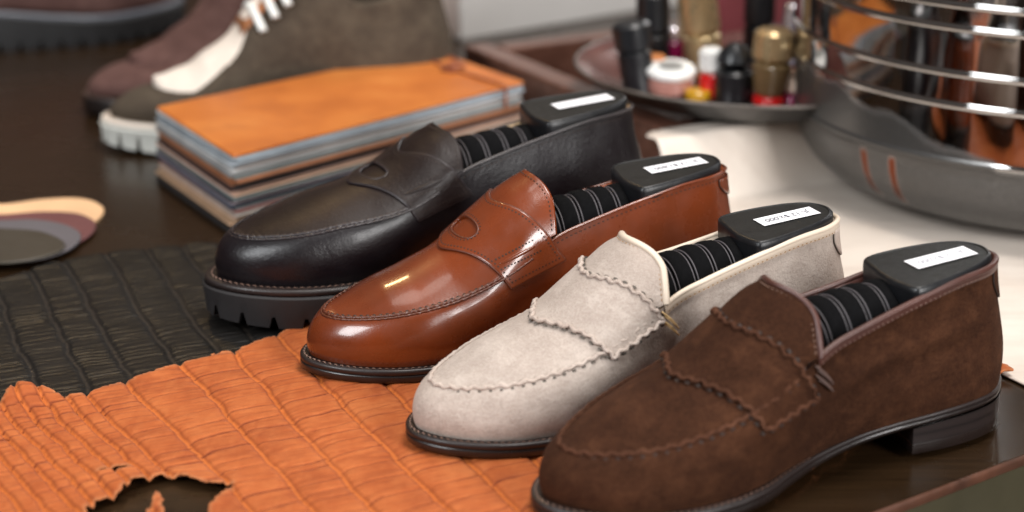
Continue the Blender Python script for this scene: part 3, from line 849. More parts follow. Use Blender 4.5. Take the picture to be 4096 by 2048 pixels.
def hide(name, outer, holes, ang, rowpos, bend, cs_, seed, mat, z0, res, groove_w, depth, humps=(), curl=.002, thick=.0011, flat_at=()):
    er = np.array([math.cos(ang), math.sin(ang)]); ec = np.array([-er[1], er[0]])
    loops = [rag(outer, .0013, .0009, seed)] + [rag(h, .0010, .0014, seed + 3) for h in holes]
    P0 = np.array(outer); r = P0 @ er; c = P0 @ ec
    ra = np.arange(r.min() - .004, r.max() + .004, res); ca = np.arange(c.min() - .004, c.max() + .004, res)
    RR, CC = np.meshgrid(ra, ca, indexing='ij'); X = RR * er[0] + CC * ec[0]; Y = RR * er[1] + CC * ec[1]
    nr, nc = RR.shape
    xm = (X[:-1, :-1] + X[1:, 1:]) / 2; ym = (Y[:-1, :-1] + Y[1:, 1:]) / 2
    ok = in_poly(loops[0], xm, ym)
    for h in loops[1:]: ok &= ~in_poly(h, xm, ym)
    nz = Noise2(seed); n2 = Noise2(seed + 1)
    r0 = r.mean()
    cw = CC + .0050 * nz.fbm(RR * 10, CC * 9, 2) + .0022 * n2.fbm(RR * 60, CC * 40, 2) + bend(RR, CC)
    rp = np.array(rowpos); idx = np.interp(cw, rp, np.arange(len(rp)) + .0); k = np.clip(np.floor(idx).astype(int), 0, len(rp) - 2)
    wid = (rp[1:] - rp[:-1])[k]; fr = idx - k
    dg = np.minimum(fr, 1 - fr) * wid
    g = np.exp(-(dg / groove_w) ** 2)
    crease = np.zeros_like(g); tone = np.zeros_like(g); lip = np.zeros_like(g)
    R2 = RR + .0030 * nz.fbm(RR * 25 + 7, CC * 22, 2) + .0016 * n2.fbm(RR * 90, CC * 70, 2)
    for q in range(len(rp) - 1):
        m = k == q
        if not m.any(): continue
        gq = np.random.default_rng(seed * 100 + q); sp = cs_ * np.clip((rp[q + 1] - rp[q]) / .031, .85, 1.1)
        pos = np.cumsum(sp * gq.uniform(.55, 1.45, 400)) + ra[0] - .02
        st = gq.uniform(.25, 1.0, 401); tn = gq.normal(0, 1, 401); lean = gq.uniform(-.06, .06)
        e = np.abs(2 * fr[m] - 1)
        rr = R2[m] + lean * (cw[m] - rp[q]) + .0030 * np.sign(fr[m] - .5) * e ** 4
        i = np.searchsorted(pos, rr); i = np.clip(i, 1, 399)
        dl = rr - pos[i - 1]; dr = pos[i] - rr
        d = np.minimum(dl, dr); sid = np.where(dl < dr, i - 1, i)
        fade = st[sid] * np.clip(.35 + 1.3 * (n2.fbm(RR[m] * 60 + 40, CC[m] * 30, 2) + .5), .15, 1.2)
        crease[m] = np.exp(-(d / .00075) ** 2) * fade; lip[m] = np.exp(-(d / .0022) ** 2) * fade
        tone[m] = tn[i]
    wr = nz.fbm(RR * 520, CC * 70, 3); fine = n2.fbm(RR * 700, CC * 700, 2)
    edge = np.exp(-(dg / .006) ** 2)
    H = depth * (.9 * (1 - np.abs(2 * fr - 1) ** 5) - .55 * g - .80 * crease + .25 * lip * 0) + depth * .42 * wr * (.35 + .9 * edge) + depth * .07 * fine
    H += .0011 * nz.fbm(RR * 12, CC * 12, 2)
    for hx, hy, hr, hz in humps: H += hz * np.exp(-((X - hx) ** 2 + (Y - hy) ** 2) / hr ** 2)
    # distance to the outline: edges lift a little
    B = np.concatenate(loops); B = B[::3]
    dist = np.full(X.shape, 9.0)
    for bx, by in B: dist = np.minimum(dist, (X - bx) ** 2 + (Y - by) ** 2)
    dist = np.sqrt(dist)
    H += curl * np.exp(-(dist / .008) ** 2) * (1 + 1.2 * nz.fbm(X * 40, Y * 40, 2))
    Z = z0 + np.maximum(H, -.0004)
    for fx, fy, frx, top in flat_at:
        w_ = np.exp(-((X - fx) ** 2 + (Y - fy) ** 2) / frx ** 2); Z = Z * (1 - w_) + np.minimum(Z, top) * w_
    used = np.zeros((nr, nc), bool); fi = np.argwhere(ok)
    for a, b in ((0, 0), (1, 0), (0, 1), (1, 1)): used[a:nr - 1 + a, b:nc - 1 + b] |= ok
    full = np.zeros((nr, nc), int)
    for a, b in ((0, 0), (1, 0), (0, 1), (1, 1)): full[a:nr - 1 + a, b:nc - 1 + b] += ok
    bd = used & (full < 4)
    LB = np.concatenate(loops); bi = np.argwhere(bd)
    for a, b in bi:
        d = (LB[:, 0] - X[a, b]) ** 2 + (LB[:, 1] - Y[a, b]) ** 2; j = int(np.argmin(d)); X[a, b], Y[a, b] = LB[j]
    ids = -np.ones((nr, nc), int); ids[used] = np.arange(used.sum())
    verts = np.c_[X[used], Y[used], Z[used]]
    a, b = fi[:, 0], fi[:, 1]
    F = np.c_[ids[a, b], ids[a + 1, b], ids[a + 1, b + 1], ids[a, b + 1]]
    me = bpy.data.meshes.new(name); me.from_pydata(verts.tolist(), [], F.tolist()); me.update()
    me.polygons.foreach_set('use_smooth', [True] * len(me.polygons))
    for an, arr in (('groove', g), ('crease', crease), ('tone', tone), ('rawedge', np.exp(-(dist / .0022) ** 2)), ('wrinkle', wr)):
        at = me.attributes.new(an, 'FLOAT', 'POINT'); at.data.foreach_set('value', arr[used].astype(np.float32))
    me.materials.append(mat)
    o = bpy.data.objects.new(name, me); COL.objects.link(o)
    mo = o.modifiers.new('thickness', 'SOLIDIFY'); mo.thickness = thick; mo.offset = -1
    return o

def hide_mat(name, base, light, dark, groove, crease, rough, spec, sheen=0.0, coat=0.0, raw=None):
    t = NT(name)
    def at(n):
        a = t.n('ShaderNodeAttribute'); a.attribute_name = n; return a.outputs['Fac']
    col = t.ramp(t.noise(26, 5, .62), [(.3, dark), (.52, base), (.72, light)])
    col = t.mixc(t.mapr(at('tone'), -2.2, 2.2, 0, .30), col, dark)
    col = t.mixc(t.mapr(t.noise(130, 4, .65, stretch=(1, .35, 1)), .4, .7, 0, .45), col, light)
    col = t.mixc(t.mapr(at('wrinkle'), -.05, -.4, 0, .5), col, dark)
    col = t.mixc(t.mapr(at('groove'), .02, .3, 0, .45), col, crease)  # darker shading painted into the colour beside the grooves
    col = t.mixc(t.mapr(at('groove'), .25, .85, 0, .9), col, groove)
    col = t.mixc(t.mapr(at('crease'), .12, .7, 0, .95), col, crease)
    if raw: col = t.mixc(t.mapr(at('rawedge'), .2, .9, 0, .8), col, raw)
    nb = t.bump(t.noise(900, 3, .65), .35, .0005)
    return t.set(col=col, rough=rough, spec=spec, sheen=sheen, sheenr=.4, nrm=nb, coat=coat, coatr=.3)

M['orange_hide'] = hide_mat('orange_reptile_hide', (.40, .098, .024), (.48, .145, .042), (.28, .060, .014), (.49, .128, .025), (.150, .026, .007), .66, .2, .04, raw=(.40, .15, .06))
M['black_hide'] = hide_mat('black_reptile_hide', (.0075, .0068, .0062), (.012, .011, .010), (.004, .0036, .0032), (.022, .018, .015), (.003, .0028, .0025), .40, .40, 0, .02)

A64 = math.radians(-64)
orange_rows = [.085, .100, .112, .126, .138, .150, .160, .171, .183, .195, .2067, .2318, .2653, .2963, .3301, .3640, .397, .430, .463, .496, .53, .565, .60, .64, .68, .72, .76, .80]
oh = hide('orange_hide', [(-0.3007, 0.9144), (-0.2970, 0.9413), (-0.2947, 0.9496), (-0.2907, 0.9649), (-0.2847, 0.9736), (-0.2718, 0.9684), (-0.2602, 0.9638), (-0.2526, 0.9661), (-0.2449, 0.9730), (-0.2332, 0.9842), (-0.2253, 0.9920), (-0.2171, 0.9993), (-0.2048, 1.0104), (-0.1877, 1.0242), (-0.1720, 1.0339), (-0.1619, 1.0503), (-0.1490, 1.0672), (-0.1402, 1.0790), (-0.1283, 1.0881), (-0.1014, 1.1061), (-0.0500, 1.1284), (0.0303, 1.1476), (0.1103, 1.1360), (0.1840, 1.0917), (0.2390, 1.0437), (0.2788, 1.0129), (0.2951, 1.0154), (0.3008, 1.0091), (0.3031, 1.0023), (0.2949, 1.0005), (0.2813, 0.9842), (0.2557, 0.9753), (0.2206, 0.9524), (0.2021, 0.9272), (0.1885, 0.9134), (0.1811, 0.8990), (0.1704, 0.8909), (0.1651, 0.8780), (0.1492, 0.8575), (0.1023, 0.8105), (0.0407, 0.7737), (-0.0162, 0.7359), (-0.0884, 0.7216), (-0.1790, 0.7216), (-0.2521, 0.7432)],
          [[(-0.2007, 0.8491), (-0.1972, 0.8556), (-0.1914, 0.8579), (-0.1847, 0.8617), (-0.1762, 0.8607), (-0.1699, 0.8584), (-0.1635, 0.8542), (-0.1574, 0.8523), (-0.1517, 0.8519), (-0.1471, 0.8533), (-0.1483, 0.8459), (-0.1519, 0.8368), (-0.1541, 0.8279), (-0.1570, 0.8084), (-0.1663, 0.8042), (-0.1744, 0.8105), (-0.1796, 0.8279), (-0.1831, 0.8395), (-0.1840, 0.8301), (-0.1839, 0.8084), (-0.1960, 0.8042), (-0.2064, 0.8063), (-0.2172, 0.8235), (-0.2127, 0.8305), (-0.2050, 0.8377), (-0.2018, 0.8422)],
           [(-0.2193, 0.8641), (-0.2174, 0.8688), (-0.2123, 0.8727), (-0.2050, 0.8737), (-0.2058, 0.8703), (-0.2113, 0.8679)]],
          A64, orange_rows, lambda R, C: -.14 * (R - (-.92)) * smoothstep(.30, .20, C) * .9, .0135, 21, M['orange_hide'], .0030, .00115, .0015, .0021,
          humps=[(-0.2841, 0.9638) + (.014, .0075), (-0.2061, 0.8528) + (.014, .002)], curl=.0016)
tag(oh, 'orange crocodile hide with a torn hole, spread under the front loafers', 'leather hide')
black_rows = list(np.cumsum(np.r_[.03, np.random.default_rng(5).uniform(.026, .034, 24)]))
bh = hide('black_hide', [(-0.3667, 1.1284), (-0.3602, 1.1531), (-0.3550, 1.1738), (-0.3465, 1.1836), (-0.3364, 1.1986), (-0.3280, 1.2105), (-0.3056, 1.2243), (-0.2849, 1.2349), (-0.2522, 1.2457), (-0.2302, 1.2529), (-0.2124, 1.2511), (-0.1959, 1.2174), (-0.1657, 1.1594), (-0.1276, 1.1061), (-0.0740, 1.0846), (-0.0986, 1.0706), (-0.1276, 1.0570), (-0.1579, 1.0210), (-0.2001, 0.9842), (-0.2278, 0.9581), (-0.2516, 0.9413), (-0.2802, 0.9468), (-0.3082, 0.9250)], [],
          math.radians(-67), black_rows, lambda R, C: 0, .0075, 33, M['black_hide'], .0008, .0013, .0016, .0014, curl=.0008)
tag(bh, 'black crocodile hide lying partly under the orange hide', 'leather hide')

# cream hide under the bowl
t = NT('cream_nappa')
cn = t.ramp(t.noise(7, 5, .6), [(.3, (.66, .575, .50)), (.6, (.75, .67, .595))])
cn = t.mixc(t.mapr(t.noise(10, 5, .6, stretch=(1, 6, 1)), .5, .72, 0, .35), cn, (.48, .39, .33))
M['cream_hide'] = t.set(col=cn, rough=.42, spec=.45, coat=.1, coatr=.3, nrm=t.bump(t.noise(500, 3), .2, .0004, t.bump(t.noise(18, 3), .35, .004)))
def sheet(name, poly, z, thick, mat, step=None, label=None, cat=None, wave=0.0, group=None, parent=None):
    P = np.array(poly); n = len(P); mb = MB()
    top = np.c_[P, np.full(n, z + thick)]; bot = np.c_[P, np.full(n, z)]
    cen = P.mean(0); ins = cen + (P - cen) * (1 - .0009 / np.mean(np.linalg.norm(P - cen, axis=1)))
    top_i = np.c_[ins, np.full(n, z + thick)]; top[:, 2] -= thick * .3
    V = np.concatenate([bot, top, top_i]); F = grid_faces(3, n, True)
    ar = np.sum(P[:, 0] * np.roll(P[:, 1], -1) - np.roll(P[:, 0], -1) * P[:, 1])
    F.append(tuple(2 * n + k for k in range(n)))
    if ar < 0: F = [q[::-1] for q in F]
    o = link_mesh(name, V, F, mat, parent, smooth=False)
    if label: tag(o, label, cat, group)
    return o
# fan of leather swatches
SW = [('peach', (.80, .50, .28), [(-0.4707, 1.3197), (-0.4361, 1.3588), (-0.4024, 1.3504), (-0.3743, 1.3630), (-0.3501, 1.3673), (-0.3329, 1.3609), (-0.3207, 1.3452), (-0.3168, 1.3298), (-0.3174, 1.3128), (-0.3214, 1.2952), (-0.3368, 1.2714), (-0.3762, 1.2529), (-0.4404, 1.2714)], 'peach leather swatch at the back and bottom of the fan of four'),
      ('mauve', (.15, .055, .055), [(-0.4613, 1.2903), (-0.4263, 1.3248), (-0.3937, 1.3178), (-0.3648, 1.3248), (-0.3365, 1.3218), (-0.3190, 1.3049), (-0.3134, 1.2875), (-0.3133, 1.2695), (-0.3189, 1.2511), (-0.3339, 1.2349), (-0.3690, 1.2261), (-0.4291, 1.2349)], 'dark mauve leather swatch above the peach one'),
      ('grey', (.115, .105, .115), [(-0.4552, 1.2714), (-0.4205, 1.3049), (-0.3881, 1.2971), (-0.3645, 1.2990), (-0.3413, 1.2903), (-0.3260, 1.2761), (-0.3182, 1.2612), (-0.3169, 1.2439), (-0.3217, 1.2261), (-0.3361, 1.2088), (-0.3625, 1.2020), (-0.4223, 1.2131)], 'mid grey leather swatch between the mauve and the olive ones'),
      ('olive', (.045, .037, .027), [(-0.4435, 1.2349), (-0.4404, 1.2714), (-0.4135, 1.2808), (-0.3812, 1.2714), (-0.3532, 1.2658), (-0.3353, 1.2529), (-0.3235, 1.2349), (-0.3238, 1.2191), (-0.3338, 1.2054), (-0.3472, 1.1969), (-0.3603, 1.1936), (-0.3882, 1.1936), (-0.4183, 1.2003)], 'dark olive leather swatch on top of the fan, nearest the black hide')]
for i, (nm, c, P, lb) in enumerate(SW):
    sheet('leather_swatch', catmull(P, 5), .0003 + i * .0021, .0019, leather(nm + '_swatch_leather', c, .5, 0, .2, 500, .15, .08), label=lb, cat='leather swatch', group='fan of rounded leather swatches')

# ------------------------------------------------------------------ book of leather swatches tied with a cord
BK = np.array([(-0.2890, 1.4250), (-0.2053, 1.2802), (0.0103, 1.5122), (-0.0747, 1.6381)])       # left, front, right, back corners of the cover
bc = BK.mean(0)
bk = empty('swatch_book', (bc[0], bc[1], 0)); tag(bk, 'thick stack of coloured leather sheets under an orange cover, tied with a cord', 'swatch book')
def bsheet(name, z, th, mat, k=1.0, dx=0, dy=0, rot=0, parent=None):
    P = (BK - bc) * k; c_, s_ = math.cos(rot), math.sin(rot); P = P @ np.array([[c_, s_], [-s_, c_]]) + np.array([dx, dy])
    out = []
    for i in range(4):
        a, p, b = P[i - 1], P[i], P[(i + 1) % 4]
        u = (a - p) / np.linalg.norm(a - p); v = (b - p) / np.linalg.norm(b - p)
        for q in (0, .5, 1): out.append(p + u * .003 * (1 - q) ** 2 + v * .003 * q ** 2)
    return sheet(name, out, z, th, mat, parent=parent or bk)
layers = [((.02, .018, .018), 4.0), ((.40, .10, .035), 2.2), ((.62, .40, .25), 3.2), ((.66, .47, .31), 2.4), ((.52, .36, .28), 2.2), ((.33, .30, .27), 2.0), ((.45, .17, .15), 1.6), ((.50, .56, .55), 1.8), ((.045, .085, .13), 2.6), ((.52, .42, .45), 2.0), ((.025, .030, .045), 2.4), ((.30, .34, .33), 2.0),
          ((.40, .26, .18), 2.0), ((.46, .30, .24), 2.2), ((.10, .055, .045), 2.2), ((.028, .022, .022), 2.4), ((.36, .14, .065), 3.0), ((.40, .17, .085), 2.2), ((.22, .25, .24), 2.2), ((.36, .37, .37), 2.2), ((.56, .55, .54), 3.0), ((.56, .43, .36), 1.6), ((.30, .34, .37), 2.2), ((.42, .46, .50), 2.0), ((.24, .29, .33), 2.0), ((.44, .47, .48), 1.8)]
split = [layers[0]]; gs_ = np.random.default_rng(12)
for c, th in layers[1:]:
    m_ = 2 if th > 1.9 else 1
    for k in range(m_):
        f_ = gs_.uniform(.60, 1.30); split.append((tuple(min(1, x * f_) for x in c), th / m_))
layers = split
tot = sum(l[1] for l in layers); z = .0006; gb = np.random.default_rng(3)
for i, (c, th) in enumerate(layers):
    th = th * (.0592 / tot) ; big = 1.0
    if i == 0: k_, dx, dy, ro = 1.035, .0, .0, 0
    else: k_, dx, dy, ro = 1 + gb.uniform(-.008, .005), gb.uniform(-.0026, .0026) - .0035 * (1 - i / 46), gb.uniform(-.0026, .0026), gb.uniform(-.008, .008)
    bsheet('base_board' if i == 0 else 'swatch_sheet', z, th * .80, plain('swatch_%02d' % i, c, .6, var=.14, scale=40), k_, dx, dy, ro); z += th
t = NT('orange_cover_leather')
co = t.ramp(t.noise(11, 5, .65), [(.3, (.37, .098, .018)), (.5, (.50, .150, .028)), (.72, (.58, .205, .045))])
co = t.mixc(t.mapr(t.noise(16, 6, .7), .58, .75, 0, .4), co, (.30, .09, .03))
M['cover'] = t.set(col=co, rough=.42, spec=.4, nrm=t.bump(t.noise(260, 4), .12, .0006))
bsheet('cover', z, .0022, M['cover'], 1.004); ztop = z + .0022
M['cord'] = plain('rust_cord', (.26, .075, .03), .6, var=.3, scale=200)
def bpt(u, v, zz=0):
    p = BK[0] * (1 - u) * (1 - v) + BK[1] * u * (1 - v) + BK[2] * u * v + BK[3] * (1 - u) * v
    return np.array([p[0] - bc[0], p[1] - bc[1], ztop + .0011 + zz])
mb = MB()
path = [bpt(.04, .93), bpt(.25, .915), bpt(.42, .905), bpt(.52, .905), bpt(.70, .91), bpt(.88, .915), bpt(.985, .918), bpt(1.012, .919, -.001), bpt(1.018, .92, -.006), bpt(1.02, .92, -.019)]
mb.add(*tube(catmull(path, 6, False), .0013, None, 8))
mb.add(*tube(catmull([bpt(.46, .905, .0015), bpt(.40, .93, .0015), bpt(.44, .955, .001), bpt(.54, .94, .0018), bpt(.50, .905, .003), bpt(.44, .89, .0025), bpt(.50, .872, .001), bpt(.57, .89, .0012), bpt(.54, .905, .002)], 6, True), .0013, None, 8, True))
mb.add(*tube(catmull([bpt(.50, .91, .001), bpt(.40, .965, .0005), bpt(.30, .985), bpt(.22, .975)], 6, False), .0012, None, 8))
mb.build('cord', M['cord'], bk)

# ------------------------------------------------------------------ wooden tray, dish and bottles
t = NT('mahogany_wood'); ma = t.n('ShaderNodeMapping'); ma.inputs['Scale'].default_value = (2, 14, 14); t.l(t.co, ma.inputs['Vector'])
cm = t.ramp(t.noise(8, 5, .6, ma.outputs['Vector']), [(.3, (.085, .032, .020)), (.7, (.19, .085, .058))])
M['mahogany'] = t.set(col=cm, rough=.38, coat=.25, coatr=.25)
M['mahogany_dark'] = plain('dark_mahogany', (.020, .008, .005), .5, var=.3)
tz = .050
TC = np.array((-0.0465, 1.7136)); TA = np.array((0.1300, 1.3828)); TBk = np.array((0.1996, 1.8545))
du = (TA - TC) / np.linalg.norm(TA - TC); dv = (TBk - TC) / np.linalg.norm(TBk - TC)
tr = empty('wooden_tray', (TC[0], TC[1], 0)); tag(tr, 'dark red brown wooden tray with raised rails, holding the dish of bottles', 'tray')
LU, LV, rw_ = float(np.linalg.norm(TA - TC)) * 1.03, .62, .026
def rail(name, a, b, w, z0, z1, mat, parent):
    a = np.array(a); b = np.array(b); d = (b - a) / np.linalg.norm(b - a); n = np.array([-d[1], d[0]])
    v, f = box(0, float(np.linalg.norm(b - a)), 0, w, z0, z1, .0022)
    v = [(a[0] + d[0] * p[0] + n[0] * p[1], a[1] + d[1] * p[0] + n[1] * p[1], p[2]) for p in v]
    return link_mesh(name, v, f, mat, parent, smooth=False)
def q2(u, v): return du * u + dv * v
rail('rail', q2(0, 0), q2(LU, 0), rw_, .0004, tz, M['mahogany'], tr)
rail('rail', q2(rw_ * .3, LV), q2(rw_ * .3, rw_ * 1.15), rw_, .0004, tz - .0006, M['mahogany'], tr)
rail('rail', q2(LU, LV), q2(rw_ * 1.4, LV), rw_, .0004, tz, M['mahogany'], tr)
rail('rail', q2(LU - rw_, rw_ * 1.2), q2(LU - rw_, LV - rw_ * 1.2), rw_, .0004, tz - .0008, M['mahogany'], tr)
vv = [q2(.008, .006), q2(LU - .008, .006), q2(LU - .008, LV - .006), q2(.008, LV - .006)]
link_mesh('tray_base', [(p[0], p[1], .004) for p in vv], [(0, 1, 2, 3)], M['mahogany_dark'], tr, smooth=False)

# cream hide: lies flat and climbs over the front rail of the tray
ang_ = math.atan2(du[1], du[0]); n8 = Noise2(88)
gu = np.arange(LU - .022, 1.30, .0034); gv = np.arange(-.06, .95, .0030)
GU, GV = np.meshgrid(gu, gv, indexing='ij'); GX = TC[0] + GU * du[0] + GV * dv[0]; GY = TC[1] + GU * du[1] + GV * dv[1]
GZ = .0018 + .0505 * (1 - smoothstep(LU + .001, LU + .030, GU)) + .0012 * n8.fbm(GU * 14, GV * 14, 2) * smoothstep(LU + .03, LU + .1, GU) + .0006
pv = np.array((0.1262, 1.3495)) - TC; v0 = float(pv @ dv); rc = .022
uu = GU - (LU - .022); vq = GV - v0
corner = (uu < rc) & (vq < rc) & ((uu - rc) ** 2 + (vq - rc) ** 2 > rc ** 2)
mid_ = lambda A: (A[:-1, :-1] + A[1:, 1:]) / 2
front = np.array([(0.0816, 1.6971), (0.8888, 1.9695), (0.5864, 1.1836), (0.3664, 0.8790), (0.3239, 0.9524), (0.3051, 0.9884), (0.2947, 1.0135), (0.2593, 1.0811), (0.2214, 1.1531), (0.1765, 1.2349), (0.0702, 1.4387)])
okc = in_poly(front, mid_(GX), mid_(GY)) & (mid_(vq) > 0) & ~corner[:-1, :-1]
# pull the cut corner onto its round
m_ = (uu < rc) & (vq < rc); dd_ = np.sqrt((uu - rc) ** 2 + (vq - rc) ** 2); pull = m_ & (dd_ > rc - .003)
fu = np.where(pull, rc + (uu - rc) / np.maximum(dd_, 1e-9) * rc, uu) + LU - .022; fv = np.where(pull, rc + (vq - rc) / np.maximum(dd_, 1e-9) * rc, vq) + v0
GX = TC[0] + fu * du[0] + fv * dv[0]; GY = TC[1] + fu * du[1] + fv * dv[1]
ids = -np.ones(GX.shape, int); us = np.zeros(GX.shape, bool); fi = np.argwhere(okc)
for a_, b_ in ((0, 0), (1, 0), (0, 1), (1, 1)): us[a_:GX.shape[0] - 1 + a_, b_:GX.shape[1] - 1 + b_] |= okc
ids[us] = np.arange(us.sum())
ch = link_mesh('cream_hide', np.c_[GX[us], GY[us], GZ[us]], [(ids[a_, b_], ids[a_ + 1, b_], ids[a_ + 1, b_ + 1], ids[a_, b_ + 1]) for a_, b_ in fi], M['cream_hide'], thick=.0011)
tag(ch, 'smooth cream hide under the steel bowl, its back edge lying over the tray rail', 'leather hide')

dc = np.array((0.2098, 1.5095))
t = NT('glazed_dark_dish'); M['dish_out'] = t.set(col=(.006, .006, .006), rough=.35)
t = NT('red_glazed_dish'); M['dish_in'] = t.set(col=t.ramp(t.noise(12, 4), [(.35, (.085, .024, .021)), (.65, (.15, .065, .055))]), rough=.25, coat=.4)
ds = empty('round_dish', (dc[0], dc[1], .0524)); tag(ds, 'shallow round black dish with red glaze inside, filled with small bottles', 'dish')
v, f = lathe([(.06, 0), (.100, 0), (.128, .008), (.150, .022), (.156, .0265)], 64); link_mesh('dish_body', v, f, M['dish_out'], ds)
v, f = lathe([(.156, .0267), (.1535, .0268), (.140, .0200), (.120, .0105), (.09, .006), (.001, .0055)], 64); link_mesh('glazed_inside', v, f, M['dish_in'], ds)
v, f = tube([(.1552 * math.cos(a), .1552 * math.sin(a), .0268) for a in np.linspace(0, 2 * math.pi, 64, endpoint=False)], .0015, None, 8, True); link_mesh('rim', v, f, plain('worn_rim', (.10, .085, .075), .35, var=.5), ds)

def pl(c, r=.3, **k): return plain('bottle_%d' % len(bpy.data.materials), c, r, **k)
BLK = M['bottle_black'] = plain('black_cap_plastic', (.009, .010, .012), .35)
GOLD = plain('gold_cap', (.66, .48, .26), .3, .7); PALEGOLD = plain('pale_gold_cap', (.72, .55, .30), .3, .6)
SILV = plain('silver_cap', (.75, .72, .78), .22, .85); WHT = plain('white_cap', (.80, .80, .78), .4)
MAG = plain('magenta_lacquer', (.33, .010, .10), .15, coat=.6); RED = plain('red_lacquer', (.62, .012, .012), .2, coat=.5)
YEL = plain('yellow_lacquer', (.55, .30, .01), .3, coat=.4); AMB = plain('amber_glass', (.20, .13, .06), .12, coat=.6); PINK = plain('pink_lacquer', (.45, .22, .18), .25, coat=.5)
ROSE = plain('rose_box', (.26, .06, .07), .5); ORG = plain('orange_cork', (.55, .20, .06), .6)
def bottle(name, at, parts, label, cat, tilt=(0, 0), group=None, k=.72):
    o = empty(name, (at[0], at[1], at[2]), 0, k); o.rotation_euler = (tilt[0], tilt[1], 0); tag(o, label, cat, group)
    for nm, pr, m in parts:
        v, f = lathe(pr, 28); link_mesh(nm, v, f, m, o, autosmooth=40)
    return o
def cyl(r, z0, z1, b=.0015, r2=None):
    r2 = r2 or r; return [(.0005, z0), (r - b, z0), (r, z0 + b), (r2, z1 - b), (r2 - b, z1), (.0005, z1)]
DZ = .0590
G3 = lambda a, dz=0.0: (a[0], a[1], DZ + dz)
bottle('polish_bottle', G3((0.1081, 1.4817)), [('body', cyl(.019, 0, .052, .003, .020), BLK), ('cap', cyl(.0215, .0522, .086, .004, .0225), BLK)], 'tall black bottle leaning at the left front of the dish', 'bottle', (0, -.16), 'black bottles in the dish')
bottle('polish_bottle', G3((0.1241, 1.5396)), [('body', cyl(.0195, 0, .055, .003), BLK), ('cap', cyl(.0205, .0552, .106, .005, .0195), BLK)], 'taller black bottle standing just behind the leaning black one', 'bottle', (0, -.04), 'black bottles in the dish')
bottle('polish_bottle', G3((0.1836, 1.4529), -.001), [('body', cyl(.0225, 0, .040, .004, .0225), BLK), ('cap', cyl(.0215, .0402, .070, .010, .0185), BLK)], 'short squat black bottle at the front of the dish beside the gold capped one', 'bottle', (0, 0), 'black bottles in the dish')
bottle('polish_bottle', G3((0.2215, 1.5938)), [('body', cyl(.019, 0, .05, .003), BLK), ('cap', cyl(.0195, .0502, .115, .003), BLK)], 'black bottle at the back of the dish, cut off by the top of the picture', 'bottle', (0, 0), 'black bottles in the dish')
bottle('polish_bottle', G3((0.1429, 1.5471)), [('body', cyl(.0145, 0, .045, .003), MAG), ('cap', cyl(.0135, .0452, .062, .003), SILV)], 'magenta bottle with a silver cap', 'bottle', (0, -.04))
bottle('polish_bottle', G3((0.1693, 1.5396)), [('body', cyl(.0185, 0, .044, .003), PALEGOLD), ('cap', cyl(.0195, .0442, .086, .003, .0185), GOLD)], 'pale gold bottle leaning in the middle of the dish', 'bottle', (0, -.14), None, .92)
bottle('polish_bottle', G3((0.2105, 1.4368), .002), [('base_ring', cyl(.017, 0, .010, .002), RED), ('body', cyl(.0175, .0102, .046, .005, .0205), AMB), ('cap', cyl(.0215, .0462, .078, .004, .020), GOLD)], 'gold capped amber bottle with a red foot at the front of the dish', 'bottle', (0, .04), None, .80)
bottle('polish_bottle', G3((0.2457, 1.5624)), [('body', cyl(.015, 0, .04, .003), PINK), ('cap', cyl(.0130, .0402, .085, .003, .011), SILV)], 'bright silver capped pink bottle next to the steel bowl', 'bottle', (0, .02))
bottle('polish_jar', G3((0.1329, 1.4775), .004), [('body', cyl(.0245, 0, .016, .003), PINK), ('lid', cyl(.026, .0162, .026, .003), WHT), ('lid_disc', cyl(.013, .0262, .0270, .0003), plain('grey_disc', (.25, .25, .24), .4))], 'low round jar with a white ring lid at the front of the dish', 'jar', (.12, .0), None, .82)
bottle('polish_tube', G3((0.1668, 1.4651), .001), [('body', cyl(.0105, 0, .022, .002), RED), ('cap', cyl(.0105, .0222, .044, .003), WHT)], 'small red tube with a white cap next to the squat black bottle', 'tube', (0, -.05), None, .95)
bottle('polish_tin', G3((0.1545, 1.4583), .001), [('body', cyl(.0150, 0, .007, .002), YEL), ('lid', cyl(.0155, .0072, .011, .002), YEL)], 'small flat yellow tin lying at the front of the dish', 'tin')
bottle('cork', G3((0.1209, 1.4958)), [('body', cyl(.0085, 0, .030, .002, .0095), ORG)], 'small orange cork standing between the black bottle and the jar', 'cork', (0, 0), None, 1.0)
bottle('polish_jar', G3((0.2319, 1.4448), .001), [('body', cyl(.018, 0, .014, .003), MAG), ('lid', cyl(.0185, .0142, .034, .004), plain('cream_cap', (.80, .62, .50), .4))], 'magenta jar with a cream lid half hidden by the steel bowl', 'jar')
bottle('polish_bottle', G3((0.2404, 1.4958)), [('body', cyl(.012, 0, .03, .003), PINK), ('cap', cyl(.012, .0302, .05, .003), plain('lilac_cap', (.62, .60, .72), .3))], 'small pink bottle with a lilac cap at the edge of the steel bowl', 'bottle')
bx = empty('card_box', (*(0.2106, 1.6689), DZ), .25); tag(bx, 'rose coloured card box standing at the back of the dish', 'box')
link_mesh('box_body', *box(-.052, .052, -.012, .012, .001, .052, .001), ROSE, bx, smooth=False); link_mesh('box_flap', *box(-.0515, .0515, -.0115, .0115, .0522, .0535, .0004), ROSE, bx, smooth=False)

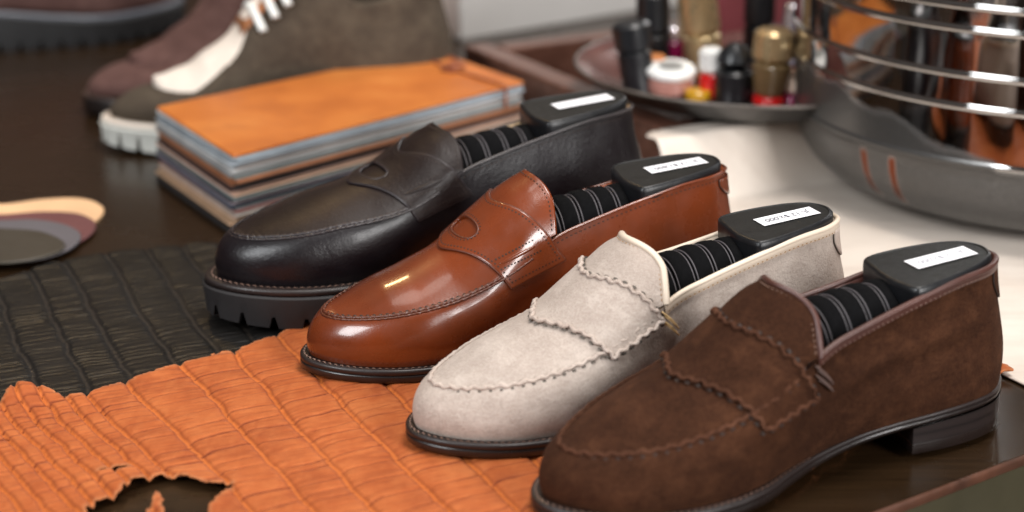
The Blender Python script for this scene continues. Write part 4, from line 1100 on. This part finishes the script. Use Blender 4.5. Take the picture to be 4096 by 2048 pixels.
# white box at the back
WB = np.array((-0.0556, 1.9326)); W2 = np.array((0.2144, 2.1505)); wd_ = (W2 - WB) / np.linalg.norm(W2 - WB)
wb = empty('white_box', (WB[0] + .0, WB[1] + .03, .0006), math.atan2(wd_[1], wd_[0])); tag(wb, 'plain white cardboard box behind the tray at the top of the picture', 'box')
M['card'] = plain('white_card', (.90, .885, .86), .6, var=.05, scale=5); M['card2'] = plain('pinkish_card', (.74, .62, .56), .6, var=.05, scale=5)
LW = float(np.linalg.norm(W2 - WB))
link_mesh('box_body', *box(0, LW, 0, .22, 0, .165, .0015), M['card'], wb, smooth=False)
link_mesh('lid', *box(-.0015, LW + .0015, -.0015, .2215, .166, .205, .0015), M['card'], wb, smooth=False)
link_mesh('end_panel', *box(-.0012, -.0006, .004, .216, .004, .160), M['card2'], wb, smooth=False)  # pinkish sheet covering the left end face of the box

# ------------------------------------------------------------------ steel bowl
t = NT('polished_steel')
sx = t.n('ShaderNodeSeparateXYZ'); t.l(t.co, sx.inputs[0])
an0 = t.n('ShaderNodeMath', operation='ARCTAN2'); t.l(sx.outputs['Y'], an0.inputs[0]); t.l(sx.outputs['X'], an0.inputs[1])
hi = t.mapr(an0.outputs[0], -2.78, -2.0, .104, .066)
frz = t.n('ShaderNodeMath', operation='SUBTRACT'); t.l(sx.outputs['Z'], frz.inputs[0]); t.l(hi, frz.inputs[1])
frw = t.n('ShaderNodeMath', operation='MULTIPLY_ADD'); t.l(t.noise(16, 3, .6), frw.inputs[0]); frw.inputs[1].default_value = -.030; t.l(frz.outputs[0], frw.inputs[2])
fz = t.mapr(frw.outputs[0], -.020, -.013, 1, 0)
dots = t.mapr(t.noise(480, 4, .7), .36, .48, .86, 1)
low = t.mapr(sx.outputs['Z'], .060, .066, 1, 0); fmx = t.n('ShaderNodeMath', operation='MAXIMUM'); t.l(fz, fmx.inputs[0]); t.l(low, fmx.inputs[1])
fm = t.n('ShaderNodeMath', operation='MULTIPLY'); t.l(fmx.outputs[0], fm.inputs[0]); t.l(dots, fm.inputs[1])
# two streaks where drops have run down, a red-brown reflection painted into their colour
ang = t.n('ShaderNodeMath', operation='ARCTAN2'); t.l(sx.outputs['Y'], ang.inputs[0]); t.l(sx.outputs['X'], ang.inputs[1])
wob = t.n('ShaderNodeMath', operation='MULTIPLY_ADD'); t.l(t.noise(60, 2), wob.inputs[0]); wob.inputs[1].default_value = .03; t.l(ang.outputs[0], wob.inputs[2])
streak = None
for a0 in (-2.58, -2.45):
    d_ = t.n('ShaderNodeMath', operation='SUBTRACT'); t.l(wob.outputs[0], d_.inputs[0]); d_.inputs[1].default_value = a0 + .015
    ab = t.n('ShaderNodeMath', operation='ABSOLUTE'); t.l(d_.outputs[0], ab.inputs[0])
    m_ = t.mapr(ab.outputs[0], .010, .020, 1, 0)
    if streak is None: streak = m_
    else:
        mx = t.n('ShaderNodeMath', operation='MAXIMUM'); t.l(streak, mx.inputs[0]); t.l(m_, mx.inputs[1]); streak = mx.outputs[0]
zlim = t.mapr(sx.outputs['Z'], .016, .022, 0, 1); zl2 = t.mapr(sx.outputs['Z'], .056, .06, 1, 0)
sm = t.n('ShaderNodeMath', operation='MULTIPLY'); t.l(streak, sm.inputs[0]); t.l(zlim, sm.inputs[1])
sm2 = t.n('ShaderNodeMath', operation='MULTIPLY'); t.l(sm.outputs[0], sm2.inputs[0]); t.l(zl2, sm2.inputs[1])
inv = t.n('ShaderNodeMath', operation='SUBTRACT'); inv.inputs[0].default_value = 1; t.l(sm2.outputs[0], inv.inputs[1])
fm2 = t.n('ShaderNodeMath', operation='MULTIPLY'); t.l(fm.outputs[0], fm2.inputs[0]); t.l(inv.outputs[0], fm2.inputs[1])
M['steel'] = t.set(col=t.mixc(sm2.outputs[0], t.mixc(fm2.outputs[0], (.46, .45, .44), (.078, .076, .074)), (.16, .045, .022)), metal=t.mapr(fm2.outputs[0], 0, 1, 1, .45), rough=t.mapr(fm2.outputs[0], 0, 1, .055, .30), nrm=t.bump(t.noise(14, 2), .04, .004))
R0 = .220; pr = [(.001, .0008), (.124, .0008), (.151, .0014), (.1690, .0060), (.187, .0130), (.2015, .0250), (.2105, .0400), (.2147, .0530), (.2158, .0618)]
def rib(z, h=.0022, p=.0019):
    R0 = .2160 + .0030 * min(1.4, (z - .06) / .14)
    return [(R0, z - h - .0009), (R0, z - h), (R0 + p * .7, z - h * .55), (R0 + p, z), (R0 + p * .7, z + h * .55), (R0, z + h), (R0, z + h + .0009)]
pr += rib(.0650, .0022, .0014)
for zr in (.1060, .1290, .1615, .1775, .206, .234): pr += rib(zr)
pr += [(.2205, .30), (R0 + .004, .304), (R0 + .004, .308), (R0 - .002, .309), (R0 - .003, .30), (R0 - .004, .10), (.18, .03), (.001, .012)]
fine = []
for a, b in zip(pr[:-1], pr[1:]):
    fine.append(a)
    if math.hypot(b[0] - a[0], b[1] - a[1]) > .02 and a[1] > .0009: fine += [tuple(np.array(a) + (np.array(b) - np.array(a)) * k / 3) for k in (1, 2)]
fine.append(pr[-1])
bl = empty('steel_bowl', (.445, 1.414, .0034)); tag(bl, 'large mirror polished steel bowl with ribbed sides, misted near its base', 'bowl')
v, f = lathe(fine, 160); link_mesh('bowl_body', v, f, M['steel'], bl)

# ------------------------------------------------------------------ shoes in the background
def high_stations():
    st = [list(a) for a in STATIONS]; n = len(st)
    top = {0: (.012, 0, .118), 1: (.016, .012, .117), 2: (.032, .024, .110), 3: (.058, .0275, .101), 4: (.090, .0270, .098), 5: (.114, .020, .122), 6: (.136, .0135, .1230), 7: (.158, .0115, .1065), 8: (.177, .0150, .0880), 9: (.1930, .0300, .0610)}
    for i, (x, y, z) in top.items():
        st[i][1] = (x, y, z)
        if i: st[(n - i) % n][1] = (x, -y, z)
        k = (.006, .42, .0015, .42) if i < 5 else ((.010, .50, .014, .10) if i < 9 else (.006, .48, .008, .16))
        st[i][2] = k; st[(n - i) % n][2] = k
    for i in range(10, n - 9):
        x, y, z = st[i][1]; u = (x - .20) / .085
        st[i][1] = (x - .026 * max(0, u) ** 1.3, y * (1 - .03 * max(0, u)), z - .003 * max(0, u) - .0065 * smoothstep(-.1, .25, u) * smoothstep(1.1, .6, u)); st[i][2] = (.006, .60, .013, .04)
    return st
M['olive_suede'] = suede('olive_grey_suede', (.075, .058, .042), (.105, .083, .060), (.045, .034, .026), .3, .5)
M['brown_suede'] = suede('plum_brown_suede', (.115, .060, .052), (.15, .085, .075), (.07, .036, .031), .4, .5)
M['dark_rubber'] = plain('black_rubber', (.012, .012, .013), .6)
M['cream_suede'] = suede('cream_suede', (.74, .66, .58), (.80, .73, .65), (.64, .56, .49), .2, .3)
M['lace'] = plain('white_lace', (.72, .74, .72), .8, var=.1, scale=300)
M['cognac'] = leather('cognac_lining', (.33, .13, .05), .5)
def derby(name, label, loc, rz, sc_, wall, plug, sole, laces, lift, seed):
    s = Shoe(stations=high_stations(), lift=lift, seed=seed, crown=([.13, .16, .19, .215, .24, .26, .28], [.004, .004, .010, .017, .014, .008, .0015]))
    root = empty(name, loc, rz, sc_); tag(root, label, 'shoe')
    N, R = s.N, s.R
    link_mesh('upper', s.W.reshape(-1, 3), [q[::-1] for q in grid_faces(R + 1, N, True)], wall, root, thick=.0018)
    rows = np.array([list(r) for r in s.rows]); link_mesh('apron', rows.reshape(-1, 3), grid_faces(len(rows), s.NCc), plug, root)
    V = []
    for k, (x, z) in enumerate(((.187, .083), (.181, .090), (.170, .101), (.152, .118), (.136, .130), (.12, .142), (.108, .155))):
        for c in np.linspace(-1, 1, 13): V.append((x, c * .021, z + lift - .0015 - .006 * c * c))
    if laces: link_mesh('tongue', V, grid_faces(7, 13), M['cognac'], root, thick=.002)
    P, NN = seam_path(s, 9.3); mb = MB(); mb.add(*rope(P, NN, .0011, .0002, .004)); mb.build('apron_seam', wall, root)
    if sole == 'white': build_lug(s, root, M['white_rubber'], M['cream_suede'], M['stitch_tan'], tooth_h=.012, pitch=.018)
    elif sole == 'black': build_lug(s, root, M['dark_rubber'], M['shiny_rand'], M['stitch_dark'])
    else: build_sole(s, root, M['welt'], M['sole_edge'], M['stitch_brown'])
    if laces:
        for k, x in enumerate((.174, .163, .152, .141, .130)):
            z = float(np.interp(x, [.128, .136, .158, .177], [.124, .123, .1065, .088])) + lift
            pts = [(x - .004, .030, z - .012), (x - .001, .023, z - .0035), (x, .014, z + .0022), (x + .001, 0, z + .0050), (x, -.014, z + .0022), (x - .001, -.023, z - .0035)]
            mb = MB(); mb.add(*tube(catmull(pts, 5, False), .0036, None, 10, flat=.7)); mb.build('lace', M['lace'], root)
    return root
t = NT('shiny_blue_black_rand'); M['shiny_rand'] = t.set(col=(.12, .13, .155), rough=.4, coat=.4)
dt = (-0.3574, 1.5224)
def place(toe, yaw, L=.300): a = R_(yaw); return (toe[0] + L * math.cos(a), toe[1] + L * math.sin(a))
p = place(dt, 19, .318); derby('suede_derby', 'olive grey suede lace up shoe with a cream apron and a white cleated sole', (p[0], p[1], .0008), R_(180 + 19), 1.05, M['olive_suede'], M['cream_suede'], 'white', True, .016, 41)
p = place((-0.4030, 1.6360), 30, .340); derby('suede_boot', 'plum brown suede shoe standing behind the olive lace up', (p[0], p[1], .0008), R_(180 + 30), 1.12, M['brown_suede'], M['brown_suede'], 'leather', False, .006, 43)
p = place((-0.3754, 2.0518), 210, .336); derby('suede_boot', 'brown suede shoe with a glossy blue black rand at the top left corner', (p[0], p[1], .0008), R_(30), 1.1, M['brown_suede'], M['brown_suede'], 'black', False, .020, 45)
# ------------------------------------------------------------------ light
def area(name, loc, target, size, energy, color, sy=None, shape='RECTANGLE'):
    d = bpy.data.lights.new(name, 'AREA'); d.shape = shape; d.size = size; d.size_y = sy or size; d.energy = energy; d.color = color
    o = bpy.data.objects.new(name, d); COL.objects.link(o); o.location = loc
    o.rotation_euler = (Vector(target) - Vector(loc)).to_track_quat('-Z', 'Y').to_euler(); return o
area('window_light', (1.65, -.80, .95), (.05, 1.1, .05), .75, 72, (1, .985, .97), 1.5)
area('window_light', (-1.30, -.25, 1.35), (.1, 1.1, 0), .7, 38, (.95, .98, 1), 1.1)
area('overhead_fill', (.2, 1.7, 2.6), (.1, 1.2, 0), 1.4, 20, (1, .93, .86), 1.4)  # soft overhead lamp added for general fill
area('window_light', (1.5, 3.3, 1.35), (.3, 1.1, 0), 1.0, 26, (1, .98, .96), 1.0)  # back lamp added to lighten the table and cream hide
area('overhead_fill', (.5, .9, 2.3), (.05, 2.1, .1), .7, 36, (1, .96, .92), .7)  # added fill lamp from above, aimed to brighten the white box
area('warm_lamp', (-.62, 2.5, 1.75), (0, 1.0, 0), .14, 4.5, (1, .66, .30))
wd = bpy.data.worlds.new('World'); scene.world = wd; wd.use_nodes = True
wt = wd.node_tree; bg = wt.nodes['Background']
tc = wt.nodes.new('ShaderNodeTexCoord'); sp = wt.nodes.new('ShaderNodeSeparateXYZ'); wt.links.new(tc.outputs['Generated'], sp.inputs[0])
mp = wt.nodes.new('ShaderNodeMapping'); mp.inputs['Scale'].default_value = (3.2, 3.2, .7); wt.links.new(tc.outputs['Generated'], mp.inputs['Vector'])
wn = wt.nodes.new('ShaderNodeTexNoise'); wn.inputs['Scale'].default_value = 2.2; wn.inputs['Detail'].default_value = 3; wt.links.new(mp.outputs['Vector'], wn.inputs['Vector'])
rp = wt.nodes.new('ShaderNodeValToRGB'); el = rp.color_ramp.elements
for p_, c_ in ((.30, (.006, .005, .005)), (.44, (.030, .018, .013)), (.52, (.13, .065, .035)), (.58, (.035, .03, .03)), (.68, (.11, .095, .085))):
    e_ = el.new(p_); e_.color = c_ + (1,)
el.remove(el[0]); el.remove(el[-1])
wt.links.new(wn.outputs['Fac'], rp.inputs['Fac'])
ml = wt.nodes.new('ShaderNodeMapRange'); ml.inputs[1].default_value = .12; ml.inputs[2].default_value = .75; wt.links.new(sp.outputs['Z'], ml.inputs[0])
mx = wt.nodes.new('ShaderNodeMix'); mx.data_type = 'RGBA'; wt.links.new(ml.outputs[0], mx.inputs[0]); wt.links.new(rp.outputs['Color'], mx.inputs[6]); mx.inputs[7].default_value = (.13, .12, .115, 1)
wt.links.new(mx.outputs[2], bg.inputs['Color']); bg.inputs['Strength'].default_value = 1.0
scene.view_settings.view_transform = 'Standard'; scene.view_settings.look = 'None'; scene.view_settings.exposure = 0
